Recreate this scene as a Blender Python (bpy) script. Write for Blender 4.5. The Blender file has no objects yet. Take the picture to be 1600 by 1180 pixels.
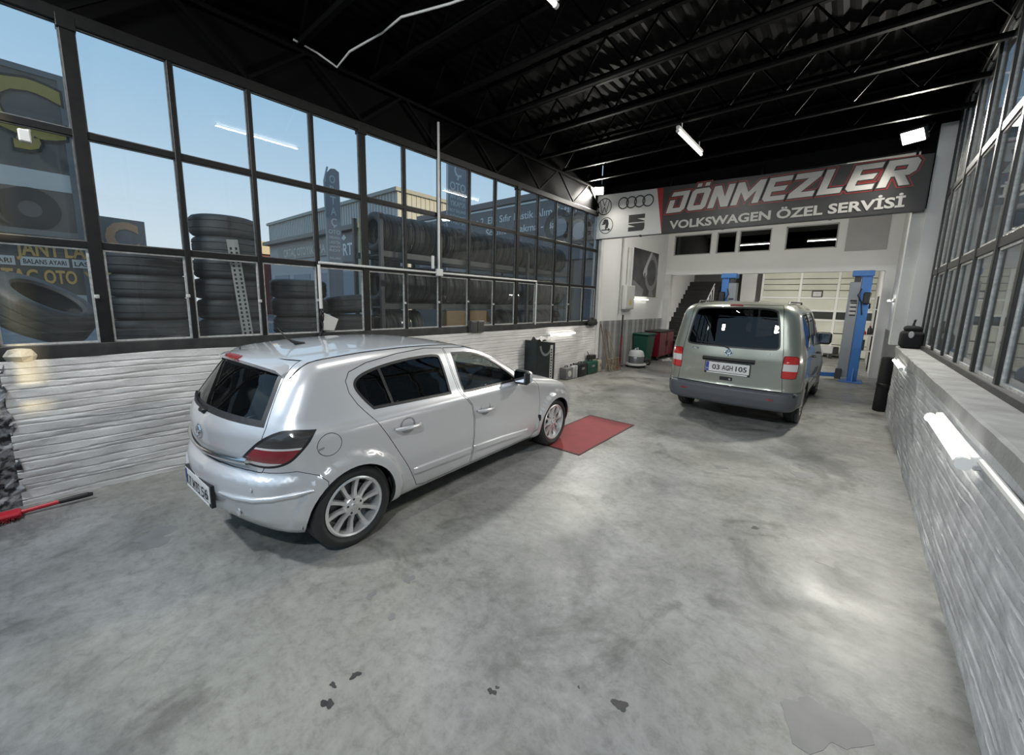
import bpy, bmesh, math, random
import numpy as np
from mathutils import Vector, Matrix
from mathutils.geometry import tessellate_polygon
random.seed(7)
C = bpy.context.scene.collection
S = bpy.context.scene
PI = math.pi

# ---------------------------------------------------------------- camera, sky, sun, exposure
CAMZ, FPX, CY = 1.735, 620.0, 567.3
def cam_axes(yaw=.7039, pitch=-.156344, roll=.02496):
    cy, sy, cp, sp, cr, sr = math.cos(yaw), math.sin(yaw), math.cos(pitch), math.sin(pitch), math.cos(roll), math.sin(roll)
    f = Vector((-sy*cp, cy*cp, sp)); r = Vector((cy, sy, 0)); u = r.cross(f)
    return cr*r+sr*u, -sr*r+cr*u, f
_r, _u, _f = cam_axes()
cam = bpy.data.cameras.new('camera'); camo = bpy.data.objects.new('camera', cam); C.objects.link(camo)
cam.sensor_fit = 'HORIZONTAL'; cam.sensor_width = 36; cam.lens = FPX/1600*36
cam.shift_y = (CY-590)/1600; cam.clip_start = .05; cam.clip_end = 400
camo.matrix_world = Matrix(((_r.x, _u.x, -_f.x, 0), (_r.y, _u.y, -_f.y, 0), (_r.z, _u.z, -_f.z, CAMZ), (0, 0, 0, 1)))
S.camera = camo
S.view_settings.view_transform = 'Standard'; S.view_settings.look = 'None'
S.view_settings.gamma = 1; S.view_settings.use_curve_mapping = False
S.view_settings.exposure = 0.0
S.cycles.transparent_max_bounces = 24; S.cycles.max_bounces = 7; S.cycles.diffuse_bounces = 4
S.cycles.sample_clamp_indirect = 6; S.cycles.caustics_reflective = False; S.cycles.caustics_refractive = False

w = bpy.data.worlds.new('sky'); S.world = w; w.use_nodes = True
nt = w.node_tree; nt.nodes.clear()
out = nt.nodes.new('ShaderNodeOutputWorld'); bg = nt.nodes.new('ShaderNodeBackground')
tc = nt.nodes.new('ShaderNodeTexCoord'); sx = nt.nodes.new('ShaderNodeSeparateXYZ'); rp = nt.nodes.new('ShaderNodeValToRGB')
nt.links.new(tc.outputs['Generated'], sx.inputs[0]); nt.links.new(sx.outputs['Z'], rp.inputs[0])
e = rp.color_ramp.elements
e[0].position = 0.0; e[0].color = (.74, .82, .88, 1)
e[1].position = .9; e[1].color = (.24, .46, .72, 1)
for p, c in ((.10, (.70, .81, .91, 1)), (.22, (.53, .71, .88, 1)), (.36, (.37, .59, .81, 1))):
    n = e.new(p); n.color = c
bg.inputs['Strength'].default_value = 1.0
nt.links.new(rp.outputs[0], bg.inputs[0]); nt.links.new(bg.outputs[0], out.inputs[0])

def lamp(name, kind, loc, energy, color=(1, 1, 1), parent=None, aim=None, size=(.2, .2), angle=None, spread=None):
    l = bpy.data.lights.new(name, kind); l.energy = energy; l.color = color
    if kind == 'AREA': l.shape = 'RECTANGLE'; l.size, l.size_y = size
    if spread: l.spread = spread
    if kind == 'SUN' and angle: l.angle = angle
    o = bpy.data.objects.new(name, l); C.objects.link(o); o.location = loc
    if aim: o.rotation_euler = Vector(aim).to_track_quat('-Z', 'Y').to_euler()
    if parent: o.parent = parent
    return o
lamp('sunlight', 'SUN', (40, 5, 12), 4.3, (1, .76, .40), aim=(-.95, -.12, -.23), angle=.01)

# ---------------------------------------------------------------- materials
MATS = {}
def mat(name, col, rough=.5, metal=0, spec=.5, coat=0, noise=None, bump=None, emit=None, alpha=None):
    """noise=(scale, colour2, amount[, detail]); bump=(scale, strength)"""
    if name in MATS: return MATS[name]
    m = bpy.data.materials.new(name); m.use_nodes = True; t = m.node_tree
    b = t.nodes['Principled BSDF']; b.inputs['Base Color'].default_value = (*col, 1)
    b.inputs['Roughness'].default_value = rough; b.inputs['Metallic'].default_value = metal
    b.inputs['Specular IOR Level'].default_value = spec
    if coat: b.inputs['Coat Weight'].default_value = coat; b.inputs['Coat Roughness'].default_value = .04
    co = t.nodes.new('ShaderNodeTexCoord')
    if noise:
        nz = t.nodes.new('ShaderNodeTexNoise'); nz.inputs['Scale'].default_value = noise[0]
        nz.inputs['Detail'].default_value = noise[3] if len(noise) > 3 else 5
        t.links.new(co.outputs['Object'], nz.inputs['Vector'])
        r = t.nodes.new('ShaderNodeValToRGB'); r.color_ramp.elements[0].position = .5-noise[2]; r.color_ramp.elements[1].position = .5+noise[2]
        r.color_ramp.elements[0].color = (*noise[1], 1); r.color_ramp.elements[1].color = (*col, 1)
        t.links.new(nz.outputs['Fac'], r.inputs[0]); t.links.new(r.outputs[0], b.inputs['Base Color'])
    if bump:
        nb = t.nodes.new('ShaderNodeTexNoise'); nb.inputs['Scale'].default_value = bump[0]; nb.inputs['Detail'].default_value = 4
        t.links.new(co.outputs['Object'], nb.inputs['Vector'])
        bp = t.nodes.new('ShaderNodeBump'); bp.inputs['Strength'].default_value = bump[1]; bp.inputs['Distance'].default_value = .01
        t.links.new(nb.outputs['Fac'], bp.inputs['Height']); t.links.new(bp.outputs[0], b.inputs['Normal'])
    if emit:
        b.inputs['Emission Color'].default_value = (*emit[0], 1); b.inputs['Emission Strength'].default_value = emit[1]
    MATS[name] = m; return m
def glass(name, tint, rough=0.0, ior=1.5, dirt=0):
    if name in MATS: return MATS[name]
    m = bpy.data.materials.new(name); m.use_nodes = True; t = m.node_tree; t.nodes.clear()
    o = t.nodes.new('ShaderNodeOutputMaterial'); mx = t.nodes.new('ShaderNodeMixShader'); fr = t.nodes.new('ShaderNodeFresnel')
    tr = t.nodes.new('ShaderNodeBsdfTransparent'); gl = t.nodes.new('ShaderNodeBsdfGlossy')
    ge = t.nodes.new('ShaderNodeNewGeometry'); mi = t.nodes.new('ShaderNodeMapRange')
    mi.inputs['To Min'].default_value = ior; mi.inputs['To Max'].default_value = 1/ior     # the node inverts the index on back faces
    t.links.new(ge.outputs['Backfacing'], mi.inputs['Value']); t.links.new(mi.outputs[0], fr.inputs['IOR']); tr.inputs['Color'].default_value = (*tint, 1); gl.inputs['Roughness'].default_value = rough
    t.links.new(fr.outputs[0], mx.inputs[0]); t.links.new(tr.outputs[0], mx.inputs[1]); t.links.new(gl.outputs[0], mx.inputs[2])
    last = mx
    if dirt:
        df = t.nodes.new('ShaderNodeBsdfDiffuse'); df.inputs['Color'].default_value = (.55, .55, .52, 1)
        m2 = t.nodes.new('ShaderNodeMixShader'); nz = t.nodes.new('ShaderNodeTexNoise'); nz.inputs['Scale'].default_value = 2.5; nz.inputs['Detail'].default_value = 6
        co = t.nodes.new('ShaderNodeTexCoord'); t.links.new(co.outputs['Object'], nz.inputs['Vector'])
        ml = t.nodes.new('ShaderNodeMath'); ml.operation = 'MULTIPLY'; ml.inputs[1].default_value = dirt
        t.links.new(nz.outputs['Fac'], ml.inputs[0]); t.links.new(ml.outputs[0], m2.inputs[0])
        t.links.new(mx.outputs[0], m2.inputs[1]); t.links.new(df.outputs[0], m2.inputs[2]); last = m2
    t.links.new(last.outputs[0], o.inputs[0]); MATS[name] = m; return m

M_black = mat('black_steel_paint', (.007, .007, .0075), .5, spec=.3, noise=(14, (.012, .0115, .011), .2))
M_roof = mat('black_roof_paint', (.0016, .0016, .0018), .7, spec=.10)
M_truss = mat('black_truss_paint', (.0022, .0022, .0024), .6, spec=.10)
M_white = mat('white_plaster', (.66, .66, .64), .8, noise=(2.2, (.50, .50, .48), .25), bump=(60, .15))
M_bead = mat('white_putty', (.62, .62, .60), .6, noise=(30, (.35, .35, .33), .2))
M_grey = mat('grey_plaster', (.42, .42, .41), .8, noise=(1.5, (.34, .34, .33), .3))
M_rubber = mat('tyre_rubber', (.040, .041, .044), .6, noise=(9, (.060, .060, .062), .25), bump=(90, .25))
M_tyre = mat('car_tyre_rubber', (.016, .016, .017), .55, noise=(9, (.026, .026, .027), .25))
M_dark = mat('dark_plastic', (.012, .012, .013), .45)
M_chrome = mat('chrome', (.8, .8, .8), .12, 1)
M_steel = mat('brushed_steel', (.55, .55, .55), .35, 1)
M_pane = glass('window_pane', (.95, .97, .97), 0, 1.38, .045)
M_pane2 = glass('dusty_window_pane', (.85, .88, .90), .01, 1.40, .10)

# ---------------------------------------------------------------- geometry helpers
class G:
    """a bag of verts and faces"""
    def __init__(s): s.v = []; s.f = []; s.m = []; s.mi = 0
    def add(s, V, F):
        n = len(s.v); s.v += [tuple(map(float, p)) for p in V]
        for f in F: s.f.append([i+n for i in f]); s.m.append(s.mi)
        return s
    def box(s, x0, y0, z0, x1, y1, z1):
        return s.add([(x0,y0,z0),(x1,y0,z0),(x1,y1,z0),(x0,y1,z0),(x0,y0,z1),(x1,y0,z1),(x1,y1,z1),(x0,y1,z1)],
                     [(0,3,2,1),(4,5,6,7),(0,1,5,4),(1,2,6,5),(2,3,7,6),(3,0,4,7)])
    def bbox(s, x0, y0, z0, x1, y1, z1, b=.01, seg=1):
        bm = bmesh.new(); bmesh.ops.create_cube(bm, size=1)
        for v in bm.verts: v.co = Vector(((x0+x1)/2+v.co.x*(x1-x0), (y0+y1)/2+v.co.y*(y1-y0), (z0+z1)/2+v.co.z*(z1-z0)))
        bmesh.ops.bevel(bm, geom=bm.edges[:], offset=min(b, .45*min(abs(x1-x0), abs(y1-y0), abs(z1-z0))), segments=seg, affect='EDGES', profile=.5)
        bm.verts.index_update()
        s.add([v.co for v in bm.verts], [[v.index for v in f.verts] for f in bm.faces]); bm.free(); return s
    def prism(s, poly, a0, a1, fn):
        """closed 2D polygon extruded from a0 to a1; fn(u, v, a) gives the 3D point"""
        n = len(poly)
        if sum(poly[i][0]*poly[(i+1) % n][1]-poly[(i+1) % n][0]*poly[i][1] for i in range(n)) < 0: poly = poly[::-1]
        tri = tessellate_polygon([[Vector((p[0], p[1], 0)) for p in poly]])
        V = [fn(p[0], p[1], a0) for p in poly]+[fn(p[0], p[1], a1) for p in poly]
        F = []
        for t in tri:
            a, b, c = t
            ar = (poly[b][0]-poly[a][0])*(poly[c][1]-poly[a][1])-(poly[c][0]-poly[a][0])*(poly[b][1]-poly[a][1])
            if ar < 0: a, c = c, a
            F += [(c, b, a), (a+n, b+n, c+n)]
        F += [(i, (i+1) % n, (i+1) % n+n, i+n) for i in range(n)]
        return s.add(V, F)
    def tube(s, pts, r, n=8, cap=True):
        pts = [Vector(p) for p in pts]; V = []; F = []; m = len(pts)
        for i, p in enumerate(pts):
            d = ((pts[min(i+1, m-1)]-p).normalized()+(p-pts[max(i-1, 0)]).normalized()).normalized()
            a = d.cross(Vector((0, 0, 1)) if abs(d.z) < .9 else Vector((1, 0, 0))).normalized(); b = d.cross(a)
            rr = r[i] if isinstance(r, (list, tuple)) else r
            V += [p+rr*(math.cos(2*PI*k/n)*a+math.sin(2*PI*k/n)*b) for k in range(n)]
        for i in range(m-1):
            for k in range(n):
                F.append((i*n+k, i*n+(k+1) % n, (i+1)*n+(k+1) % n, (i+1)*n+k))
        if cap: F += [tuple(range(n))[::-1], tuple(range((m-1)*n, m*n))]
        return s.add(V, F)
    def bar(s, p, q, wd, ht=None):
        """square bar from p to q"""
        p, q = Vector(p), Vector(q); ht = ht or wd; d = (q-p).normalized()
        a = d.cross(Vector((0, 0, 1)) if abs(d.z) < .95 else Vector((1, 0, 0))).normalized(); b = d.cross(a)
        V = [c+x*a*wd/2+y*b*ht/2 for c in (p, q) for x, y in ((-1,-1),(1,-1),(1,1),(-1,1))]
        return s.add(V, [(0,1,2,3),(7,6,5,4),(0,4,5,1),(1,5,6,2),(2,6,7,3),(3,7,4,0)])
    def lathe(s, prof, n=24, fn=lambda r, a, h: (r*math.cos(a), r*math.sin(a), h), close=False):
        """profile of (radius, height)"""
        m = len(prof); V = [fn(r, 2*PI*k/n, h) for r, h in prof for k in range(n)]; F = []
        for i in range(m if close else m-1):
            j = (i+1) % m
            for k in range(n): F.append((i*n+k, i*n+(k+1) % n, j*n+(k+1) % n, j*n+k))
        return s.add(V, F)
    def grid(s, nu, nv, fn):
        V = [fn(i/(nu-1), j/(nv-1)) for j in range(nv) for i in range(nu)]
        return s.add(V, [(j*nu+i, j*nu+i+1, (j+1)*nu+i+1, (j+1)*nu+i) for j in range(nv-1) for i in range(nu-1)])
    def mesh(s, name, mats, smooth=None):
        me = bpy.data.meshes.new(name); me.from_pydata(s.v, [], s.f)
        for m in (mats if isinstance(mats, (list, tuple)) else [mats]): me.materials.append(m)
        if any(s.m): me.polygons.foreach_set('material_index', s.m)
        if smooth:
            me.polygons.foreach_set('use_smooth', [True]*len(me.polygons)); me.set_sharp_from_angle(angle=math.radians(smooth))
        me.update(); return me

def link(name, me, parent=None, loc=None, rot=None):
    o = bpy.data.objects.new(name, me); C.objects.link(o)
    if parent: o.parent = parent
    if loc is not None: o.location = loc
    if rot is not None: o.rotation_euler = rot
    return o
def obj(name, g, mats, parent=None, smooth=None, loc=None, rot=None, label=None):
    o = link(name, g.mesh(name, mats, smooth), parent, loc, rot)
    if label: o['label'] = label
    return o
def tag(o, label, cat, group=None, kind=None):
    o['label'] = label; o['category'] = cat
    if group: o['group'] = group
    if kind: o['kind'] = kind
    return o
def thing(name, label, cat, loc=(0, 0, 0), rz=0, group=None, rot=None):
    o = bpy.data.objects.new(name, None); C.objects.link(o); o.location = loc
    o.rotation_euler = rot or (0, 0, rz); o.empty_display_size = .1
    return tag(o, label, cat, group)
def struct(name, g, mats, parent=None, smooth=None, label=None):
    o = obj(name, g, mats, parent, smooth)
    if not parent: o['kind'] = 'structure'
    if label: o['label'] = label
    return o
def sempty(name):
    o = bpy.data.objects.new(name, None); C.objects.link(o); o['kind'] = 'structure'; o.empty_display_size = .1; return o
def dup(o, loc=None, rot=None, label=None, parent=None):
    c = o.copy(); C.objects.link(c)
    if parent: c.parent = parent
    if loc is not None: c.location = loc
    if rot is not None: c.rotation_euler = rot
    if label: c['label'] = label
    for ch in o.children: dup(ch, parent=c)
    return c
DG = bpy.context.evaluated_depsgraph_get
def text_geo(s, size=1.0, bold=0.0, shear=0.0, space=1.0, res=3, wide=1.0):
    """flat lettering as (verts2d, faces), centred, cap height = size"""
    cu = bpy.data.curves.new('t', 'FONT'); cu.body = s; cu.size = 1; cu.offset = bold; cu.shear = shear
    cu.space_character = space; cu.resolution_u = res; cu.align_x = 'CENTER'; cu.fill_mode = 'FRONT'
    o = bpy.data.objects.new('t', cu); C.objects.link(o); dg = DG(); dg.update()
    me = bpy.data.meshes.new_from_object(o.evaluated_get(dg)); V = [v.co.copy() for v in me.vertices]; F = [list(p.vertices) for p in me.polygons]
    bpy.data.objects.remove(o); bpy.data.curves.remove(cu); bpy.data.meshes.remove(me)
    k = size/.73
    return [(v.x*k*wide, v.y*k) for v in V], F
def put_text(g, s, fn, u, v, size, depth=0.0, **kw):
    """lettering laid on the surface fn(u, v, d); u, v = centre of the baseline; width fits if given"""
    width = kw.pop('width', None)
    V, F = text_geo(s, size, **kw)
    if not V: return g
    x0 = min(p[0] for p in V); x1 = max(p[0] for p in V); k = 1 if width is None else width/(x1-x0)
    return g.add([fn(u+(p[0]-(x0+x1)/2)*k, v+p[1], depth) for p in V], F)
def put_poly(g, poly, fn, depth=0.0):
    tri = tessellate_polygon([[Vector((p[0], p[1], 0)) for p in poly]]); T = []
    for a, b, c in tri:
        ar = (poly[b][0]-poly[a][0])*(poly[c][1]-poly[a][1])-(poly[c][0]-poly[a][0])*(poly[b][1]-poly[a][1])
        T.append((a, b, c) if ar > 0 else (a, c, b))
    return g.add([fn(p[0], p[1], depth) for p in poly], T)
def put_ring(g, cx, cy, r0, r1, fn, depth=0.0, n=40, sx=1.0):
    V = []; F = []
    for k in range(n):
        a = 2*PI*k/n
        for r in (r0, r1): V.append(fn(cx+sx*r*math.cos(a), cy+r*math.sin(a), depth))
    for k in range(n):
        a, b = 2*k, 2*((k+1) % n); F.append((a, a+1, b+1, b))
    return g.add(V, F)
def chaikin(P, n=2, keep=()):
    P = [tuple(p) for p in P]
    for it in range(n):
        Q = []; m = len(P); nk = set()
        for i in range(m):
            a, b = P[i], P[(i+1) % m]
            if i in keep: nk.add(len(Q)); Q.append(a)
            else: Q.append((a[0]*.75+P[i-1][0]*.25, a[1]*.75+P[i-1][1]*.25)); Q.append((a[0]*.75+b[0]*.25, a[1]*.75+b[1]*.25))
        P = Q; keep = nk
    return P
# ---------------------------------------------------------------- floor and ground
def floor_mat():
    m = bpy.data.materials.new('worn_concrete'); m.use_nodes = True; t = m.node_tree; b = t.nodes['Principled BSDF']
    co = t.nodes.new('ShaderNodeTexCoord')
    def noise(sc, det, dist=0, rough=.55):
        n = t.nodes.new('ShaderNodeTexNoise'); n.inputs['Scale'].default_value = sc; n.inputs['Detail'].default_value = det
        n.inputs['Distortion'].default_value = dist; n.inputs['Roughness'].default_value = rough
        t.links.new(co.outputs['Object'], n.inputs['Vector']); return n.outputs['Fac']
    def ramp(f, pts):
        r = t.nodes.new('ShaderNodeValToRGB'); e = r.color_ramp.elements
        e[0].position, e[0].color = pts[0][0], (*pts[0][1], 1); e[1].position, e[1].color = pts[-1][0], (*pts[-1][1], 1)
        for p, c in pts[1:-1]: x = e.new(p); x.color = (*c, 1)
        t.links.new(f, r.inputs[0]); return r.outputs[0]
    def mix(mode, f, a, bb):
        x = t.nodes.new('ShaderNodeMixRGB'); x.blend_type = mode
        for i, v in enumerate((f, a, bb)):
            if isinstance(v, (int, float)): x.inputs[i].default_value = v
            elif isinstance(v, tuple): x.inputs[i].default_value = (*v, 1)
            else: t.links.new(v, x.inputs[i])
        return x.outputs[0]
    base = ramp(noise(.9, 12, .5, .72), [(.33, (.145, .145, .141)), (.45, (.205, .206, .202)), (.56, (.262, .263, .259)), (.70, (.33, .33, .324))])
    fine = ramp(noise(13, 12, .3, .8), [(.36, (.66, .66, .66)), (.50, (.98, .98, .98)), (.64, (1.16, 1.16, 1.16))])
    c = mix('MULTIPLY', .8, base, fine)
    warm = ramp(noise(.42, 6, .4), [(.42, (0, 0, 0)), (.62, (1, 1, 1))])
    c = mix('MIX', warm, c, mix('MULTIPLY', 1.0, c, (1.0, .985, .90)))
    oil = ramp(noise(1.05, 10, 1.3, .62), [(.34, (1, 1, 1)), (.46, (0, 0, 0))])
    c = mix('MIX', oil, c, mix('MULTIPLY', 1.0, c, (.52, .52, .51)))
    spots = ramp(noise(5.2, 3, .5), [(.235, (1, 1, 1)), (.27, (0, 0, 0))])
    c = mix('MIX', spots, c, (.09, .09, .09))
    # scrape lines
    wv = t.nodes.new('ShaderNodeTexNoise'); mp = t.nodes.new('ShaderNodeMapping'); mp.inputs['Scale'].default_value = (1.0, 9, 1); mp.inputs['Rotation'].default_value = (0, 0, .25)
    t.links.new(co.outputs['Object'], mp.inputs[0]); t.links.new(mp.outputs[0], wv.inputs['Vector']); wv.inputs['Scale'].default_value = 1.6; wv.inputs['Detail'].default_value = 8
    sc = ramp(wv.outputs['Fac'], [(.30, (.80, .80, .80)), (.42, (1, 1, 1))])
    c = mix('MULTIPLY', .6, c, sc)
    t.links.new(c, b.inputs['Base Color'])
    rr = ramp(noise(1.4, 7, .5), [(.35, (.30, .30, .30)), (.65, (.58, .58, .58))]); t.links.new(rr, b.inputs['Roughness'])
    bp = t.nodes.new('ShaderNodeBump'); bp.inputs['Strength'].default_value = .12; bp.inputs['Distance'].default_value = .01
    t.links.new(noise(26, 8), bp.inputs['Height']); t.links.new(bp.outputs[0], b.inputs['Normal'])
    b.inputs['Specular IOR Level'].default_value = .4
    return m
M_floor = floor_mat()
struct('floor', G().box(-5.6, -3.0, -.2, 1.0, 18.7, 0), M_floor)
M_asph = mat('asphalt', (.16, .16, .165), .9, noise=(.6, (.11, .11, .115), .25))
struct('ground', G().box(-90, -60, -.4, 60, 90, -.03), M_asph)
M_paint_black = mat('rough_black_stone', (.018, .018, .02), .55, noise=(16, (.32, .32, .33), .07, 8), bump=(22, 1))
g = G()
def pier(u, v):
    n = random.random
    return (-4.90+.035*(n()-.5), -.95+u*.70+(.05*(n()-.5) if 0 < u < 1 else .035*(n()-.5)), v*1.15)
g.grid(14, 24, pier); struct('wall_left_pier', g, M_paint_black)
struct('wall_left_pier_core', G().box(-5.16, -.97, 0, -4.93, -.28, 1.17), M_black)

# ---------------------------------------------------------------- low walls with grooved plaster
def groove_wall(name, X, sgn, y0, y1, H, rows, nu, amp, wob, m, seed, dens=6):
    rng = random.Random(seed); ph = [[rng.uniform(0, 6.3) for _ in range(4)] for _ in range(rows+1)]
    cj = [rng.uniform(-.16, .16) for _ in range(rows+1)]
    zs = sorted(set([0.0, H]+[min(H, max(0, (r+d)*H/rows)) for r in range(rows+1) for d in (-.34, -.14, -.06, 0, .06, .14, .34)]))
    def row_shift(r, y):
        p = ph[r]; return wob*(math.sin(y*1.1+p[0])*.5+math.sin(y*2.9+p[1])*.3+math.sin(y*6.1+p[2])*.2)
    V = []; ny = nu; nz = len(zs)
    for j, z in enumerate(zs):
        for i in range(ny):
            y = y0+(y1-y0)*i/(ny-1); r = z/H*rows; k = int(round(r)); d = abs(r-k)
            dep = amp*max(0, 1-d/.13) if 0 < k < rows else 0
            dep += .004*math.sin(y*3.3+z*9+ph[0][0])+.003*math.sin(y*7.7-z*23)+.0025*rng.uniform(-1, 1)
            zz = z+(row_shift(k, y)+cj[k]*H/rows if 0 < z < H else 0)
            V.append((X-sgn*dep, y, zz))
    F = [(j*ny+i, j*ny+i+1, (j+1)*ny+i+1, (j+1)*ny+i) for j in range(nz-1) for i in range(ny-1)]
    if sgn > 0: F = [f[::-1] for f in F]
    g = G().add(V, F)
    return struct(name, g, m, smooth=40)
M_low = mat('white_painted_plaster', (.78, .765, .745), .75, noise=(3.0, (.58, .57, .555), .28, 8), bump=(45, .35))
groove_wall('wall_left', -4.90, 1, -.27, 9.03, 1.175, 20, 190, .011, .016, M_low, 3)
struct('wall_left_core', G().box(-5.14, -.27, 0, -4.925, 9.03, 1.16), M_low)
M_low2 = mat('grey_white_stone_plaster', (.57, .58, .59), .62, noise=(5, (.36, .37, .38), .22, 9), bump=(30, .7))
groove_wall('wall_right', .60, -1, -3.0, 9.0, 1.06, 17, 210, .008, .022, M_low2, 5)
struct('wall_right_core', G().box(.625, -3, 0, .86, 9.0, 1.05), M_low2)
M_ledge = mat('worn_concrete_ledge', (.36, .36, .35), .75, noise=(4, (.22, .22, .215), .2, 8), bump=(40, .4))
gl = G(); y = -3.0; rl = random.Random(2)
gl.add([], [])
n = 60; V = []; F = []
for i in range(n+1):
    yy = -3+12.02*i/n; dx = .003*math.sin(i*.9)+.003*rl.uniform(-1, 1); a = .012+.008*rl.random()
    V += [(.585+dx, yy, 1.055), (.585+dx, yy, 1.155-a*.5), (.585+dx+a, yy, 1.157), (.93, yy, 1.160), (.93, yy, 1.055)]
for i in range(n):
    for k in range(5): F.append((i*5+k, i*5+(k+1) % 5, i*5+5+(k+1) % 5, i*5+5+k))
F += [(4, 3, 2, 1, 0), tuple(n*5+k for k in range(5))]
gl.add(V, F); struct('trim_1', gl, M_ledge, label='worn concrete ledge along the right wall')

# ---------------------------------------------------------------- glazing
M_sill = mat('black_sill', (.016, .016, .016), .5, noise=(7, (.05, .05, .048), .2, 7))
def glazing(name, X, s, ys, zs, thick, posts, mull, rail, pane_mat, m_frame, bead_rows, bead_w, m_bead, m_bead2, header, sill):
    root = sempty(name)
    zb, zt = zs[0], zs[-1]
    for k, y in enumerate(ys):
        wd = posts.get(k, mull)
        g = G().bbox(X-thick/2, y-wd/2, zb-.02, X+thick/2, y+wd/2, zt+.02, .005)
        if k in posts: g.bbox(X-thick/2-.012, y-wd/2-.012, zt-.04, X+thick/2+.012, y+wd/2+.012, zt+.06, .004)
        obj('post' if k in posts else 'mullion', g, m_frame, root)
    for z in zs[1:-1]: obj('rail', G().bbox(X-thick/2+.008, ys[0], z-rail/2, X+thick/2-.008, ys[-1], z+rail/2, .004), m_frame, root)
    obj('header', G().bbox(X-thick/2-.01, ys[0]-.05, zt, X+thick/2+.01, ys[-1]+.05, zt+header, .006), m_frame, root)
    obj('sill', G().bbox(X-thick/2-.02, ys[0]-.05, zb-sill, X+thick/2+.02, ys[-1]+.05, zb, .006), M_sill, root)
    cache = {}
    for k in range(len(ys)-1):
        for r in range(len(zs)-1):
            y0 = ys[k]+posts.get(k, mull)/2; y1 = ys[k+1]-posts.get(k+1, mull)/2
            z0 = zs[r]+(rail/2 if r else 0); z1 = zs[r+1]-(rail/2 if r < len(zs)-2 else 0)
            key = (round(y1-y0, 3), r)
            if key not in cache:
                a, b = (y1-y0), (z1-z0)
                p = G().box(-.002, 0, 0, .002, a, b).mesh('pane', pane_mat)
                bw = bead_w if r in bead_rows else bead_w*.55
                bd = G()
                for q in ((0, 0, a, bw), (0, b-bw, a, b), (0, bw, bw, b-bw), (a-bw, bw, a, b-bw)): bd.box(-.012, q[0], q[1], .012, q[2], q[3])
                cache[key] = (p, bd.mesh('bead', m_bead if r in bead_rows else m_bead2))
            o = link('pane', cache[key][0], root, (X, y0, z0)); link('bead', cache[key][1], o)
    return root
YL = [.337+.62*k for k in range(-1, 15)]
M_bead_dark = mat('grey_putty', (.20, .20, .19), .6, noise=(20, (.08, .08, .08), .25))
glazing('window_1', -4.98, 1, YL, [1.285, 2.107, 2.985, 3.785], .07, {0: .07, 1: .085, 5: .085, 10: .085, 15: .08}, .042, .055, M_pane, M_black, (0,), .016, M_bead, M_bead_dark, .10, .115)
YR = [-2.72+.8*k for k in range(15)]+[8.97]
M_frame_grey = mat('worn_dark_frame', (.024, .024, .024), .45, noise=(9, (.012, .012, .012), .25))
glazing('window_2', .875, -1, YR, [1.215, 2.31, 3.46, 4.62], .07, {}, .07, .085, M_pane2, M_frame_grey, (0, 1, 2), .024, M_bead, M_bead, .10, .06)
# hinges and catches on the lowest left panes
hb = G().bbox(-.012, -.016, -.016, .012, .016, .016, .004).mesh('catch', M_bead)
for k in range(1, 14):
    if k not in (5, 10): link('catch', hb, bpy.data.objects['window_1'], (-4.945, YL[k]-.03, 1.66+.02*(k % 3)))
# eave cladding above the windows, and the girders
struct('wall_left_upper', G().box(-5.10, -1.9, 3.88, -5.02, 9.1, 5.0), M_roof)
struct('wall_right_upper', G().box(.92, -3, 4.70, 1.0, 9.1, 5.0), M_roof)
struct('ceiling', G().grid(120, 2, lambda u, v: (-5.1+6.1*u, -1.9+11.0*v, 5.0+.012*math.sin(u*240))), M_roof)
gd = G()
def girder(X, zb, zt, y0, y1, pitch, nm, lab):
    t = thing(nm, lab, 'girder', (X, y0, zb))
    obj('chord', G().bbox(-.02, 0, zt-zb-.04, .02, y1-y0, zt-zb, .004), M_truss, t)
    nb = int((y1-y0)/pitch); rod = G().bar((0, 0, 0), (0, pitch/2, zt-zb), .032).mesh('strut', M_truss); rod2 = G().bar((0, 0, zt-zb), (0, pitch/2, 0), .032).mesh('strut', M_truss)
    for k in range(nb):
        link('strut', rod, t, (0, k*pitch, 0)); link('strut', rod2, t, (0, k*pitch+pitch/2, 0))
girder(-4.95, 3.89, 4.40, .337, 9.05, 1.24, 'eave_girder', 'black lattice girder above the left windows')
girder(.86, 4.73, 4.97, -1.5, 9.0, 1.2, 'eave_girder', 'black lattice girder above the right windows')
bot = G().bbox(-5.0, -.03, -.03, .9, .03, .03, .004).mesh('bottom_chord', M_truss)
top = G().bbox(-5.0, -.03, .44, .9, .03, .50, .004).mesh('top_chord', M_truss)
ra = G().bar((0, 0, .03), (.33, 0, .45), .022).mesh('web_rod', M_truss); rb = G().bar((.33, 0, .45), (.66, 0, .03), .022).mesh('web_rod', M_truss)
for k, y in enumerate([-1.1, -.3, .5, 1.3, 2.12, 3.0, 3.9, 4.75, 5.65, 6.52, 7.40, 8.3]):
    t = thing('roof_truss', 'black lattice roof truss, %s counting from the long sign' % ('twelfth', 'eleventh', 'tenth', 'ninth', 'eighth', 'seventh', 'sixth', 'fifth', 'fourth', 'third', 'second', 'first')[k], 'truss', (0, y, 4.46), 0, 'roof trusses across the hall')
    link('bottom_chord', bot, t); link('top_chord', top, t)
    for i in range(9 if y > -.5 else 0):
        if i < 9: link('web_rod', ra, t, (-4.98+.66*i, 0, 0)); link('web_rod', rb, t, (-4.98+.66*i, 0, 0))

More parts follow.
